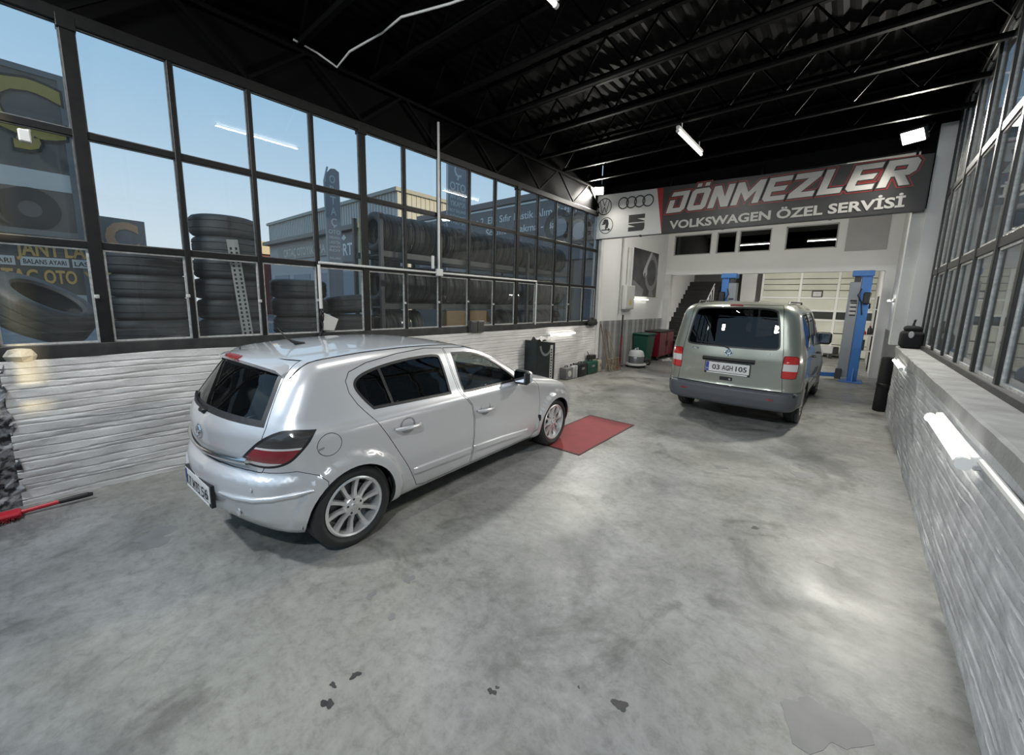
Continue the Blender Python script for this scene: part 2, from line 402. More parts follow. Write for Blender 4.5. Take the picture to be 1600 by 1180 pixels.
# ---------------------------------------------------------------- rear part of the hall
M_wall2 = mat('off_white_wall', (.74, .74, .725), .8, noise=(1.2, (.66, .66, .64), .3))
struct('wall_left_rear', G().box(-5.1, 9.03, 0, -4.92, 13.75, 4.5), M_wall2)
M_plank = mat('grey_wood_panel', (.15, .15, .15), .6, noise=(3, (.30, .30, .30), .25, 8))
M_plank_b = mat('pale_grey_wood_panel', (.30, .30, .295), .6, noise=(3, (.40, .40, .39), .25, 8))
pk = G().bbox(0, .006, 0, .018, .144, 1.27, .005).mesh('plank', M_plank); pkb = G().bbox(0, .006, 0, .022, .144, 1.27, .005).mesh('plank', M_plank_b)
wlr = bpy.data.objects['wall_left_rear']
for k in range(30): link('plank', (pk, pkb, pk, pk, pkb)[k % 5], wlr, (-4.92, 9.10+.15*k, 0))
struct('wall_back_header', G().box(-5.0, 9.10, 4.20, .95, 9.2, 5.05), M_roof)
struct('wall_left_corner', G().bbox(-4.99, 8.99, 0, -4.86, 9.12, 3.3, .01), M_white)
struct('trim_2', G().bbox(-4.94, 13.55, 0, -4.72, 13.76, 2.72, .008), M_white, label='white pillar beside the staircase')
g = G()
for x0, x1, z0, z1 in ((-5.0, .70, 2.69, 3.31), (-5.0, .70, 3.94, 4.5), (-5.0, -4.72, 3.31, 3.94), (-3.60, -3.45, 3.31, 3.94), (-2.91, -2.84, 3.31, 3.94), (-2.03, -1.69, 3.31, 3.94), (-.55, .70, 3.31, 3.94)):
    g.box(x0, 13.6, z0, x1, 13.8, z1)
struct('wall_back', g, M_wall2)
struct('trim_3', G().box(-.38, 13.585, 3.2, .42, 13.6, 4.3), M_grey, label='grey patch on the end wall')
M_darkglass = glass('dark_office_glass', (.10, .10, .10), 0, 1.5)
for i, (x0, x1) in enumerate(((-4.72, -3.60), (-3.45, -2.91), (-2.84, -2.03), (-1.69, -.55))):
    wn = sempty('window_%d' % (i+3))
    obj('pane', G().box(x0, 13.66, 3.31, x1, 13.665, 3.94), M_darkglass, wn)
    fg = G()
    for q in ((x0, 3.31, x1, 3.34), (x0, 3.91, x1, 3.94), (x0, 3.31, x0+.03, 3.94), (x1-.03, 3.31, x1, 3.94)): fg.box(q[0], 13.63, q[1], q[2], 13.69, q[3])
    obj('window_frame', fg, M_grey, wn)
struct('wall_office', G().box(-5.2, 15.6, 3.16, .6, 15.7, 4.5), mat('office_dark', (.05, .05, .05), .8))
struct('ceiling_rear', G().box(-5.1, 9.2, 4.45, .95, 15.7, 4.55), M_wall2)
struct('ceiling_bay', G().box(-5.6, 13.8, 3.08, .48, 18.7, 3.16), M_grey)
struct('wall_right_rear', G().box(.66, 9.0, 0, .95, 13.6, 4.5), M_wall2)
struct('wall_bay_right', G().box(.48, 13.8, 0, .95, 18.7, 3.08), M_wall2)
struct('trim_7', G().box(.47, 13.58, 0, .66, 13.80, 2.69), M_wall2, label='white pillar right of the lift bay')
wrr = bpy.data.objects['wall_right_rear']
pk2 = G().bbox(-.018, .003, 0, 0, .297, 1.27, .004).mesh('plank', M_plank)
for k in range(14): link('plank', pk2, wrr, (.66, 9.3+.3*k, 0))
struct('trim_4', G().bbox(.50, 9.04, 1.162, .93, 9.26, 3.30, .008), M_white, label='white column at the end of the right windows')
struct('wall_right_header', G().box(.50, 9.04, 3.31, .95, 9.2, 4.20), M_roof)
struct('wall_bay_left', G().box(-5.6, 13.76, 0, -5.45, 18.7, 3.1), M_wall2)
struct('wall_bay_back', G().box(-5.6, 18.55, 0, .6, 18.7, 3.1), mat('dark_back_wall', (.10, .10, .095), .8))
struct('trim_5', G().box(-3.35, 17.2, 0, -2.86, 17.3, 3.08), M_grey, label='grey partition beside the staircase')
# sectional door at the very back
dr = sempty('door_1')
M_door = mat('cream_door_panel', (.74, .74, .63), .55, noise=(1.3, (.55, .55, .46), .3)); M_doorf = mat('white_door_frame', (.85, .85, .81), .5)
for x0, x1 in ((-2.80, -1.66), (-1.58, -.56), (-.48, .48)):
    for z0, z1, dk in ((.03, .43, 0), (.45, .83, 0), (.86, 1.28, 0), (1.33, 1.62, 1), (1.66, 2.06, 0), (2.14, 2.36, 0), (2.38, 2.58, 0), (2.60, 2.78, 0), (2.80, 3.06, 0)):
        obj('door_panel', G().bbox(x0, 18.42, z0, x1, 18.47, z1, .008), mat('dark_door_glass', (.05, .055, .05), .15) if dk else M_door, dr)
for x in (-2.84, -1.62, -.52): obj('door_stile', G().bbox(x-.04, 18.40, 0, x+.04, 18.46, 3.08, .006), M_doorf, dr)
for z in (1.305, 1.64, 2.10): obj('door_rail', G().bbox(-2.85, 18.395, z-.035, .5, 18.45, z+.035, .006), M_doorf, dr)
# staircase rising to the back along the left wall
st = thing('staircase', 'dark staircase climbing along the white wall behind the pillar', 'staircase', (-5.45, 14.6, 0))
M_stair = mat('dark_stair', (.018, .017, .017), .6)
sg = G().bbox(0, 0, 0, 1.25, .30, .045, .006).mesh('tread', M_stair); rg = G().box(0, .01, -.16, 1.25, .03, .0).mesh('riser', M_stair)
for k in range(15):
    link('tread', sg, st, (0, .24*k, .18*(k+1)-.045)); link('riser', rg, st, (0, .24*k, .18*(k+1)-.045))
sk = G().prism([(0, 0), (3.7, 2.7), (3.7, 2.45), (.35, 0)], 0, .04, lambda u, v, a: (a, u, v)).mesh('stringer', M_stair)
link('stringer', sk, st, (1.25, 0, 0)); link('stringer', sk, st, (.0, 0, 0))
M_rail = mat('white_rail', (.6, .6, .6), .4)
obj('handrail', G().tube([(1.27, .1, .95), (1.27, 2.2, 2.55)], .02), M_rail, st)
bl = G().tube([(0, 0, 0), (0, 0, .85)], .014, 6).mesh('baluster', M_rail)
for k in range(8): link('baluster', bl, st, (1.27, .2+.28*k, .18+.20*k))

# oil stains on the floor
M_stain = mat('oil_stain', (.035, .036, .036), .35, noise=(20, (.06, .06, .06), .2)); M_stain2 = mat('faint_stain', (.16, .16, .158), .5, noise=(6, (.20, .20, .198), .2))
STAINS = [(-.57, 1.46, .030, 1), (-1.555, .765, .020, 1), (-1.52, .62, .020, 1), (-1.585, .675, .012, 1), (.06, 3.35, .055, 1), (-1.03, 1.13, .014, 1), (-1.025, 1.16, .008, 1), (-1.73, 1.07, .022, 0), (-.39, 3.49, .022, 1), (-1.91, 1.31, .03, 0), (-1.13, 1.73, .012, 0), (-.5, 1.82, .02, 0), (.10, 1.95, .13, 0), (-.75, 1.41, .006, 1), (-1.96, 1.08, .03, 0), (-1.2, 2.4, .03, 0), (-.9, 4.6, .05, 0), (-1.6, 5.4, .07, 0), (-.2, 5.0, .09, 0), (-3.6, .35, .12, 0)]
rs_ = random.Random(21); flo = bpy.data.objects['floor']
for x, y, r, m in STAINS:
    n = 22; ph = [rs_.uniform(0, 6.3) for _ in range(4)]; st_x = 1 if r > .1 else rs_.uniform(.7, 1.5)
    P = [(r*(1+.28*math.sin(2*a+ph[0])+.2*math.sin(3*a+ph[1])+.15*math.sin(5*a+ph[2])+.08*math.sin(9*a+ph[3]))*math.cos(a)*st_x, r*(1+.28*math.sin(2*a+ph[0])+.2*math.sin(3*a+ph[1])+.15*math.sin(5*a+ph[2]))*math.sin(a)) for a in (2*PI*k/n for k in range(n))]
    obj('stain', G().prism(P, 0, .0012, lambda u, v, a: (x+u, y+v, a)), M_stain if m else M_stain2, flo)
struct('trim_6', G().tube([(.582, -1.0, .985), (.582, 3.0, .985)], .018, 8), mat('white_conduit', (.64, .64, .62), .45), label='white conduit under the right ledge')
# ---------------------------------------------------------------- lamps
M_tube = mat('lit_tube', (1, 1, 1), .5, emit=((1.0, .98, .92), 6))
M_tubebody = mat('white_lamp_body', (.7, .7, .68), .5)
TUBE_COL = (1.0, .97, .90)
def tube_light(p, q, label, down, power, r=.018, body=.05, rods=False):
    """a batten lamp from p to q; down = direction the tube faces"""
    p, q, dn = Vector(p), Vector(q), Vector(down).normalized(); m = (p+q)/2; L = (q-p).length; ax = (q-p).normalized()
    sd = ax.cross(dn)
    t = thing('tube_light', label, 'lamp', m)
    M3 = Matrix((ax, sd, dn)).transposed()
    P = lambda a, b, c: tuple(M3 @ Vector((a, b, c)))
    g = G(); n = len(g.v); gg = G().bbox(-L/2, -body/2, -.045, L/2, body/2, 0, .006)
    obj('batten', G().add([P(*v) for v in gg.v], gg.f), M_tubebody, t)
    obj('tube', G().tube([P(-L/2+.03, 0, .03), P(L/2-.03, 0, .03)], r, 10), M_tube, t, 40)
    cap = G().tube([(-.016, 0, 0), (.016, 0, 0)], r*1.35, 12)
    for s in (-1, 1): obj('end_cap', G().add([P(v[0]+s*(L/2-.016), v[1], v[2]+.03) for v in cap.v], cap.f), M_tubebody, t)
    if rods:
        for s in (-1, 1): obj('suspension_rod', G().bar(P(s*L*.36, 0, -.04), P(s*L*.36, 0, -.16), .012), M_tubebody, t)
    l = lamp('tube_glow', 'AREA', P(0, 0, .06), power*.4, TUBE_COL, t, None, (L*.96, .05))
    l.rotation_euler = Matrix((ax, sd, -dn)).transposed().to_euler()
    return t
tube_light((-2.30, 6.35, 4.30), (-2.30, 7.57, 4.30), 'ceiling tube light hanging before the long sign', (0, 0, -1), 70, rods=True)
tube_light((-2.28, 1.95, 4.30), (-2.28, 3.17, 4.30), 'ceiling tube light cut by the top edge of the photo', (0, 0, -1), 70, rods=True)
tube_light((.565, 3.08, .945), (.565, 4.30, .945), 'tube light under the right ledge, nearest to the viewer', (-1, 0, -.25), 7, .026, .07)
tube_light((.575, 7.05, .99), (.575, 8.25, .99), 'tube light under the right ledge, at its far end', (-1, 0, -.1), 6)
tube_light((-4.875, 6.90, 1.03), (-4.875, 7.95, 1.03), 'tube light on the left wall above the black cabinet', (1, 0, -.1), 3)
tube_light((-4.895, 11.0, 1.855), (-4.895, 12.15, 1.855), 'tube light on the white wall under the poster', (1, 0, 0), 12)
tube_light((.62, 12.1, 1.95), (.62, 13.2, 1.95), 'tube light on the right rear wall beside the lift', (-1, 0, 0), 10)
tube_light((-2.5, 13.87, 2.98), (-1.3, 13.87, 2.98), 'added fill tube light on the back of the end wall, out of view', (0, .8, -.6), 260)  # unseen lamp, added to brighten the bay and its cream door
tube_light((-3.9, 9.20, 4.15), (-2.7, 9.20, 4.15), 'added fill tube light hidden on the back of the long sign, left one', (0, .5, -.85), 110)  # hidden fill lamp, added to lift the rear walls
tube_light((-1.6, 9.20, 4.15), (-.4, 9.20, 4.15), 'added fill tube light hidden on the back of the long sign, right one', (0, .5, -.85), 110)  # second hidden lamp added for the rear walls
M_led = mat('lit_led_panel', (1, 1, 1), .4, emit=((1.0, .97, .88), 10))
def flood(loc, rz, tilt, label, power, col=(1.0, .965, .88)):
    t = thing('floodlight', label, 'lamp', loc, rz)
    R = Matrix.Rotation(tilt, 3, 'X')
    def T(g): g.v = [tuple(R @ Vector(v)) for v in g.v]; return g
    obj('housing', T(G().bbox(-.15, -.03, -.11, .15, .06, .11, .02)), M_dark, t)
    obj('led_panel', T(G().bbox(-.13, -.042, -.09, .13, -.030, .09, .004)), M_led, t)
    fin = G()
    for k in range(7): fin.box(-.12+.04*k-.005, .06, -.09, -.12+.04*k+.005, .09, .09)
    obj('cooling_fins', T(fin), M_dark, t)
    obj('bracket', G().bar((-.165, 0, 0), (-.165, .12, .15), .02).bar((.165, 0, 0), (.165, .12, .15), .02).bar((-.165, .12, .15), (.165, .12, .15), .02), M_dark, t)
    l = lamp('flood_glow', 'AREA', tuple(R @ Vector((0, -.06, 0))), power*.3, col, t, None, (.26, .18), spread=math.radians(135))
    l.rotation_euler = Vector(R @ Vector((0, -1, 0))).to_track_quat('-Z', 'Y').to_euler()
    return t
flood((.366, 8.72, 4.32), math.radians(-25), math.radians(40), 'bright floodlight above the right end of the sign', 430)
flood((-4.90, 8.72, 4.33), math.radians(25), math.radians(40), 'bright floodlight above the left end of the sign', 330)
flood((-4.2, -1.5, 4.25), math.radians(160), math.radians(38), 'added fill floodlight over the front opening, towards the left wall', 300, (.95, .98, 1))  # out of view, added as fill for the left wall and the hatchback
flood((.2, -1.5, 4.25), math.radians(195), math.radians(38), 'added fill floodlight over the front opening, towards the right wall', 270, (.95, .98, 1))  # likewise an added fill lamp out of view
# ---------------------------------------------------------------- car bodies: implicit surface -> mesh -> panels cut out of it
def smax(a, b, k):
    h = np.maximum(k-np.abs(a-b), 0)/k
    return np.maximum(a, b)+h*h*k*.25
def lerp(x, pts):
    xs, ys = zip(*pts); return np.interp(x, xs, ys)
def smooth_curve(pts, n=400, it=3, win=9):
    xs = np.linspace(pts[0][0], pts[-1][0], n); ys = np.interp(xs, *zip(*pts))
    k = np.ones(win)/win
    for _ in range(it): ys = np.convolve(np.pad(ys, win//2, mode='edge'), k, 'valid')
    return lambda x: np.interp(x, xs, ys)
def surfnets(F, lo, hi, h):
    ax = [np.arange(lo[i], hi[i]+h, h) for i in range(3)]
    X, Y, Z = np.meshgrid(*ax, indexing='ij'); s = F(X, Y, Z) < 0
    n = s.shape; c = np.zeros(tuple(k-1 for k in n), int)
    for i in (0, 1):
        for j in (0, 1):
            for k in (0, 1): c += s[i:n[0]-1+i, j:n[1]-1+j, k:n[2]-1+k]
    act = (c > 0) & (c < 8); idx = -np.ones(c.shape, int); I = np.argwhere(act); idx[act] = np.arange(len(I))
    V = np.stack([ax[a][I[:, a]]+h/2 for a in range(3)], 1)
    for it in range(10):
        f, g = grad(F, V); g2 = (g*g).sum(1)+1e-9; st = f[:, None]*g/g2[:, None]
        l = np.linalg.norm(st, axis=1, keepdims=True); V = V-st*np.minimum(1, h/np.maximum(l, 1e-9))
    Q = []
    for a in range(3):
        b, d = (a+1) % 3, (a+2) % 3
        lo_ = [slice(None)]*3; hi_ = [slice(None)]*3; lo_[a] = slice(0, n[a]-1); hi_[a] = slice(1, n[a])
        e = s[tuple(lo_)] != s[tuple(hi_)]; P = np.argwhere(e); P = P[(P[:, b] > 0) & (P[:, d] > 0) & (P[:, b] < n[b]-1) & (P[:, d] < n[d]-1)]
        def cell(db, dd):
            q = P.copy(); q[:, b] -= db; q[:, d] -= dd; return idx[q[:, 0], q[:, 1], q[:, 2]]
        q = np.stack([cell(1, 1), cell(0, 1), cell(0, 0), cell(1, 0)], 1)
        ins = s[tuple(lo_)][P[:, 0], P[:, 1], P[:, 2]]; q[~ins] = q[~ins][:, ::-1]; Q.append(q)
    return V, np.concatenate(Q)
def grad(F, V, e=1.5e-3):
    f = F(V[:, 0], V[:, 1], V[:, 2]); g = np.zeros_like(V)
    for a in range(3):
        p = V.copy(); p[:, a] += e; m = V.copy(); m[:, a] -= e
        g[:, a] = (F(p[:, 0], p[:, 1], p[:, 2])-F(m[:, 0], m[:, 1], m[:, 2]))/(2*e)
    return f, g
def me_from(V, F, name='tmp'):
    me = bpy.data.meshes.new(name); me.from_pydata([tuple(v) for v in V], [], [tuple(f) for f in F]); me.update(); return me
def boolean(me, cut, op):
    a = bpy.data.objects.new('a', me); b = bpy.data.objects.new('b', cut); C.objects.link(a); C.objects.link(b)
    m = a.modifiers.new('x', 'BOOLEAN'); m.operation = op; m.object = b; m.solver = 'MANIFOLD'
    dg = DG(); dg.update(); r = bpy.data.meshes.new_from_object(a.evaluated_get(dg))
    bpy.data.objects.remove(a); bpy.data.objects.remove(b); return r
def offset_poly(P, d):
    n = len(P); A = sum(P[i][0]*P[(i+1) % n][1]-P[(i+1) % n][0]*P[i][1] for i in range(n)); s = 1 if A > 0 else -1
    out = []
    for i in range(n):
        p0, p1, p2 = Vector(P[i-1]), Vector(P[i]), Vector(P[(i+1) % n])
        a = (p1-p0); b = (p2-p1)
        if a.length < 1e-7 or b.length < 1e-7: out.append(tuple(p1)); continue
        a.normalize(); b.normalize(); na, nb = Vector((-a.y, a.x))*s, Vector((-b.y, b.x))*s
        m = na+nb; l = m.length
        out.append(tuple(p1+m/l*d/max(.5, l/2)) if l > 1e-6 else tuple(p1+na*d))
    return out
def densify(P, d):
    out = []
    for i, p in enumerate(P):
        q = P[(i+1) % len(P)]; n = max(1, int(math.hypot(q[0]-p[0], q[1]-p[1])/d)); out += [(p[0]+(q[0]-p[0])*k/n, p[1]+(q[1]-p[1])*k/n) for k in range(n)]
    return out
AX = {'R': lambda u, v, a: (u, -a, v), 'L': lambda u, v, a: (u, a, v), 'B': lambda u, v, a: (a, u, v), 'T': lambda u, v, a: (u, v, a)}
def cutter(poly, side, a0, a1, fn=None):
    g = G().prism(poly, a0, a1, fn or AX[side]); V = np.array(g.v); me = me_from(V, g.f)
    bm = bmesh.new(); bm.from_mesh(me); bmesh.ops.recalc_face_normals(bm, faces=bm.faces)
    bm.to_mesh(me); bm.free(); return me
def join_meshes(ms):
    g = G()
    for m in ms: g.add([v.co for v in m.vertices], [list(p.vertices) for p in m.polygons])
    return me_from(g.v, g.f)
class Body:
    def __init__(s, F, lo, hi, h, t=.03, hin=.05):
        s.F = F
        V, Q = surfnets(F, lo, hi, h); Vi, Qi = surfnets(lambda x, y, z: F(x, y, z)+t, lo, hi, hin)
        s.me = me_from(np.concatenate([V, Vi]), [tuple(q) for q in Q]+[tuple(q[::-1]+len(V)) for q in Qi])
    def take(s, cut_in, cut_out=None):
        """the piece of the shell inside cut_in; the shell keeps what is outside cut_out"""
        p = boolean(s.me, cut_in, 'INTERSECT'); s.me = boolean(s.me, cut_out or cut_in, 'DIFFERENCE'); return p
    def drop(s, cut): s.me = boolean(s.me, cut, 'DIFFERENCE')
    def finish(s, name, me, mats, parent, label=None, push=0.0):
        """mats = (outside, inside and edges)"""
        n = len(me.vertices); V = np.empty(n*3); me.vertices.foreach_get('co', V); V = V.reshape(-1, 3)
        f, g = grad(s.F, V); g /= np.linalg.norm(g, axis=1, keepdims=True)+1e-9
        me.materials.clear()
        for m in mats: me.materials.append(m)
        me.name = name; np_ = len(me.polygons)
        fn = np.empty(np_*3); me.polygons.foreach_get('normal', fn); fn = fn.reshape(-1, 3)
        lt = np.empty(np_, int); me.polygons.foreach_get('loop_total', lt); lv = np.empty(len(me.loops), int); me.loops.foreach_get('vertex_index', lv)
        fl = np.repeat(np.arange(np_), lt); N = fn[fl].copy(); gg = g[lv]; dt = (gg*N).sum(1); outer = np.abs(f[lv]) < .006
        ok = outer & (dt > .55); N[ok] = gg[ok]
        oface = np.ones(np_, bool); np.logical_and.at(oface, fl, ok)
        me.polygons.foreach_set('material_index', np.where(oface, 0, len(mats)-1)); me.polygons.foreach_set('use_smooth', [True]*np_)
        me.normals_split_custom_set([tuple(x) for x in N])
        if push:
            me.vertices.foreach_set('co', (V+g*push).ravel())
        me.update(); o = link(name, me, parent)
        if label: o['label'] = label
        return o
    def y_at(s, x, z, side=-1, y0=1.2):
        """half width of the body at x, z by marching inwards"""
        y = np.linspace(y0, 0, 1200); f = s.F(np.full_like(y, x), y*side, np.full_like(y, z)); k = np.argmax(f < 0); return side*y[k] if f[k] < 0 else 0
    def x_at(s, y, z, x0=-1.4, sgn=1):
        x = x0+sgn*np.linspace(0, 2.5, 2500); f = s.F(x, np.full_like(x, y), np.full_like(x, z)); k = np.argmax(f < 0); return x[k]
    def z_at(s, x, y, z0=2.2):
        z = np.linspace(z0, .2, 2000); f = s.F(np.full_like(z, x), np.full_like(z, y), z); k = np.argmax(f < 0); return z[k]
    def side_strip(s, pts, wd, out, side=-1, n=24, thick=None):
        """raised strip along a polyline (x, z) on the side: returns G"""
        g = G(); P = []
        pts = [np.array(p) for p in pts]
        for i in range(len(pts)-1):
            for k in range(n if i == len(pts)-2 else n):
                P.append(pts[i]+(pts[i+1]-pts[i])*k/n)
        P.append(pts[-1]); V = []; m = len(P)
        for i, p in enumerate(P):
            d = P[min(i+1, m-1)]-P[max(i-1, 0)]; d = d/np.linalg.norm(d); q = np.array([-d[1], d[0]])
            prof = [(-wd/2, -.004), (-wd/2*.92, out), (wd/2*.6, out), (wd/2, -.004)]
            e = .35 if i in (0, m-1) else 1
            for a, o in prof:
                c = p+q*a; y = s.y_at(c[0], c[1], side); V.append((c[0], y+side*(o*e if o > 0 else o), c[1]))
        F = []
        for i in range(m-1):
            for k in range(3):
                f = (i*4+k, i*4+k+1, i*4+5+k, i*4+4+k); F.append(f)
        F += [(0, 1, 2, 3), tuple((m-1)*4+k for k in (3, 2, 1, 0))]
        g.add(V, F); return g
def wheel(name, parent, loc, side, R, rr, wd, spokes, style, m_rim):
    """axis along y; side = -1 for the right-hand wheels; one tyre, rim, spokes, hub cap, brake disc"""
    t = bpy.data.objects.new(name, None); C.objects.link(t); t.parent = parent; t.location = loc; t.empty_display_size = .1
    fn = lambda r, a, h: (r*math.cos(a), side*h, r*math.sin(a))
    o = wd/2
    prof = [(rr-.004, -o+.03), (rr+.01, -o+.012), (rr+.035, -o), (R-.035, -o+.002), (R-.012, -o+.016), (R, -o+.045)]
    for g_ in (-.05, 0, .05): prof += [(R, g_-.006), (R-.008, g_-.004), (R-.008, g_+.004), (R, g_+.006)]
    prof += [(R, o-.045), (R-.012, o-.016), (R-.035, o-.002), (R-.05, o), (rr+.03, o-.002), (rr+.012, o-.014), (rr-.004, o-.02), (rr-.02, 0)]
    g = G().lathe(prof, 56, fn, True)
    if side > 0: g.f = g.f
    obj('tyre', g, M_tyre, t, 35)
    g = G().lathe([(rr+.006, o-.012), (rr-.004, o-.006), (rr-.016, o-.012), (rr-.022, o-.04), (rr-.04, o-.10), (rr-.045, -o+.03), (rr, -o+.02)], 48, fn)
    obj('rim', g, m_rim, t, 40)
    if style == 'alloy':
        for k in range(spokes):
            a = 2*PI*k/spokes+.15; s_ = G(); V = []
            st = [(.05, .020, -.010), (.085, .017, -.016), (rr*.55, .0165, -.022), (rr*.8, .0195, -.016), (rr-.012, .025, -.010)]
            for r, hw, d in st:
                for q, dd in ((-hw, -.028), (-hw*.65, 0), (hw*.65, 0), (hw, -.028)):
                    V.append((r*math.cos(a)-q*math.sin(a), side*(o-.012+d+dd), r*math.sin(a)+q*math.cos(a)))
            F = []
            for i in range(len(st)-1):
                for q in range(3): F.append((i*4+q, i*4+q+1, i*4+5+q, i*4+4+q))
                F.append((i*4+3, i*4, i*4+4, i*4+7))
            obj('spoke', s_.add(V, F), m_rim, t, 50)
        obj('hub', G().lathe([(.001, o-.010), (.028, o-.011), (.032, o-.018), (.062, o-.020), (.072, o-.030), (.075, o-.06)], 28, fn), m_rim, t, 40)
        bo = G()
        for k in range(5):
            a = 2*PI*k/5+.4; c = (.05*math.cos(a), .05*math.sin(a)); bo.lathe([(.001, o-.0185), (.0085, o-.0185), (.0095, o-.024)], 8, lambda r, b, h: (c[0]+r*math.cos(b), side*h, c[1]+r*math.sin(b)))
        obj('wheel_bolts', bo, M_dark, t)
        obj('emblem', G().lathe([(.001, o-.007), (.018, o-.007), (.020, o-.011)], 20, fn), M_chrome, t, 40)
    else:
        g = G().lathe([(.001, o+.004), (.05, o+.004), (.07, o-.006), (rr*.55, o-.012), (rr*.8, o-.004), (rr-.01, o-.014)], 40, fn); obj('wheel_cover', g, m_rim, t, 40)
        hl = G()
        for k in range(9):
            a = 2*PI*k/9; c = (rr*.68*math.cos(a), rr*.68*math.sin(a)); hl.lathe([(.001, o-.004), (.02, o-.004), (.022, o-.012)], 10, lambda r, b, h: (c[0]+r*math.cos(b), side*h, c[1]+r*math.sin(b)))
        obj('cover_holes', hl, M_dark, t)
    obj('brake_disc', G().lathe([(.02, o-.075), (rr*.72, o-.075), (rr*.72, o-.095)], 28, fn), mat('brake_metal', (.10, .10, .10), .5, .6), t)
    return t
M_plate = mat('plate_white', (.72, .72, .70), .4); M_plateblue = mat('plate_blue', (.03, .06, .32), .4); M_ink = mat('black_print', (.012, .012, .014), .5)
def plate(parent, fn, s, w_=.52, h_=.112, strip=''):
    """number plate in a black holder; fn(u, v, d) maps plate coordinates"""
    t = bpy.data.objects.new('number_plate', None); C.objects.link(t); t.parent = parent
    B = lambda x0, y0, x1, y1, d0, d1: G().prism([(x0, y0), (x1, y0), (x1, y1), (x0, y1)], d0, d1, fn)
    obj('plate_holder', B(-w_/2-.012, -h_/2-.03, w_/2+.012, h_/2+.010, -.02, .004), M_dark, t)
    obj('plate_panel', B(-w_/2, -h_/2, w_/2, h_/2, .004, .007), M_plate, t)
    obj('blue_band', B(-w_/2+.003, -h_/2+.003, -w_/2+.045, h_/2-.003, .007, .008), M_plateblue, t)
    ws_ = s.split(); n_ = [len(x)+.5 for x in ws_]; x_ = -w_*.40+.022
    for q, c_ in zip(ws_, n_):
        wd_ = w_*.84*c_/sum(n_); g = G(); put_text(g, q, fn, x_+wd_/2, -.036, .074, .0085, bold=.016, width=wd_*.80); obj('plate_text', g, M_ink, t); x_ += wd_
    g = G(); put_text(g, 'TR', fn, -w_/2+.024, -.04, .018, .0085, bold=.01); obj('plate_text', g, M_plate, t)
    obj('frame_strip', B(-w_/2+.02, -h_/2-.026, w_/2-.02, -h_/2-.008, .004, .006), M_plate, t)
    return t
def seat(parent, x, y, wd=.48, back=.62, zb=.30, m=None):
    g = G().bbox(x-.24, y-wd/2, zb, x+.26, y+wd/2, zb+.18, .05, 2)
    bk = G().bbox(-.07, -wd/2, 0, .07, wd/2, back, .05, 2); a = -.30
    g.add([(x-.24+v[0]*math.cos(a)+v[2]*math.sin(a), y+v[1], zb+.12-v[0]*math.sin(a)+v[2]*math.cos(a)) for v in bk.v], bk.f)
    hx, hz = x-.24+(back+.12)*math.sin(a), zb+.12+(back+.10)*math.cos(a)
    g.bbox(hx-.05, y-.13, hz-.09, hx+.05, y+.13, hz+.09, .04, 2)
    return obj('seat', g, m or mat('seat_fabric', (.03, .03, .033), .9), parent, 50)
# ---------------------------------------------------------------- silver hatchback
M_silver = mat('silver_car_paint', (.65, .655, .67), .30, .45, coat=1.0)
M_carglass = glass('car_glass', (.62, .66, .63), 0, 1.52); M_carglass_dark = glass('tinted_car_glass', (.12, .125, .13), 0, 1.52)
M_inner = mat('car_lining', (.015, .015, .016), .85)
M_red = mat('red_lamp_lens', (.22, .006, .014), .12, coat=1); M_smoke = mat('smoked_lamp_lens', (.045, .042, .04), .12, coat=1); M_clear = mat('clear_lamp_lens', (.62, .60, .58), .12, coat=1)
zc = smooth_curve([(-.9, 1.20), (-.40, 1.29), (-.1, 1.335), (.25, 1.365), (.65, 1.375), (1.0, 1.366), (1.35, 1.315), (1.6, 1.235), (1.85, 1.10), (2.12, .945), (2.35, .900), (2.7, .835), (3.0, .755), (3.25, .64), (3.42, .52), (3.6, .46)], 500, 3, 15)
xr_ = smooth_curve([(.1, -.46), (.22, -.545), (.33, -.63), (.45, -.665), (.55, -.665), (.595, -.655), (.625, -.610), (.66, -.600), (.75, -.625), (.86, -.625), (.93, -.595), (1.0, -.545), (1.25, -.360), (1.30, -.335), (1.5, -.22)], 400, 2, 7)
xf_ = smooth_curve([(.1, 3.20), (.22, 3.34), (.4, 3.42), (.55, 3.42), (.7, 3.30), (.9, 3.1), (1.5, 2.9)], 200, 2, 9)
wz_ = smooth_curve([(.1, .78), (.2, .815), (.32, .845), (.5, .866), (.70, .872), (.84, .876), (.868, .872), (.90, .846), (.95, .815), (1.06, .770), (1.17, .725), (1.28, .672), (1.36, .625), (1.45, .56)], 500, 2, 5)
def F_astra(x, y, z):
    ay = np.abs(y)
    tp = .11*np.clip((x-2.55)/.85, 0, 1)**2+.05*np.clip((.05-x)/.6, 0, 1)**2
    rw = np.minimum(np.hypot(x, z-.285), np.hypot(x-2.614, z-.285))
    fl = .028/(1+np.exp((rw-.395)/.004))
    fl = fl*np.where(z < .75, 1, 0)
    a = ay-(wz_(z)-tp+fl)
    b = (z-(zc(x)-.028*(ay/.6)**2*np.where(x > 1.9, .9, 1)))*.93
    c = (xr_(z)+.30*y*y-x)*.9
    d = x-(xf_(z)-.38*y*y)
    kk = .10+.10*np.clip((1.0-z)/.3, 0, 1)
    f = smax(a, b, .075); f = smax(f, c, kk); f = smax(f, d, .25); f = smax(f, .165-z, .10)
    return f
hb_car = thing('hatchback_car', 'silver five-door hatchback parked with its front wheel on the red mat', 'car', (-3.320, 1.228, 0), math.atan2(.99878, -.04945))
A = Body(F_astra, (-.95, -1.0, .05), (3.6, 1.0, 1.5), .033)
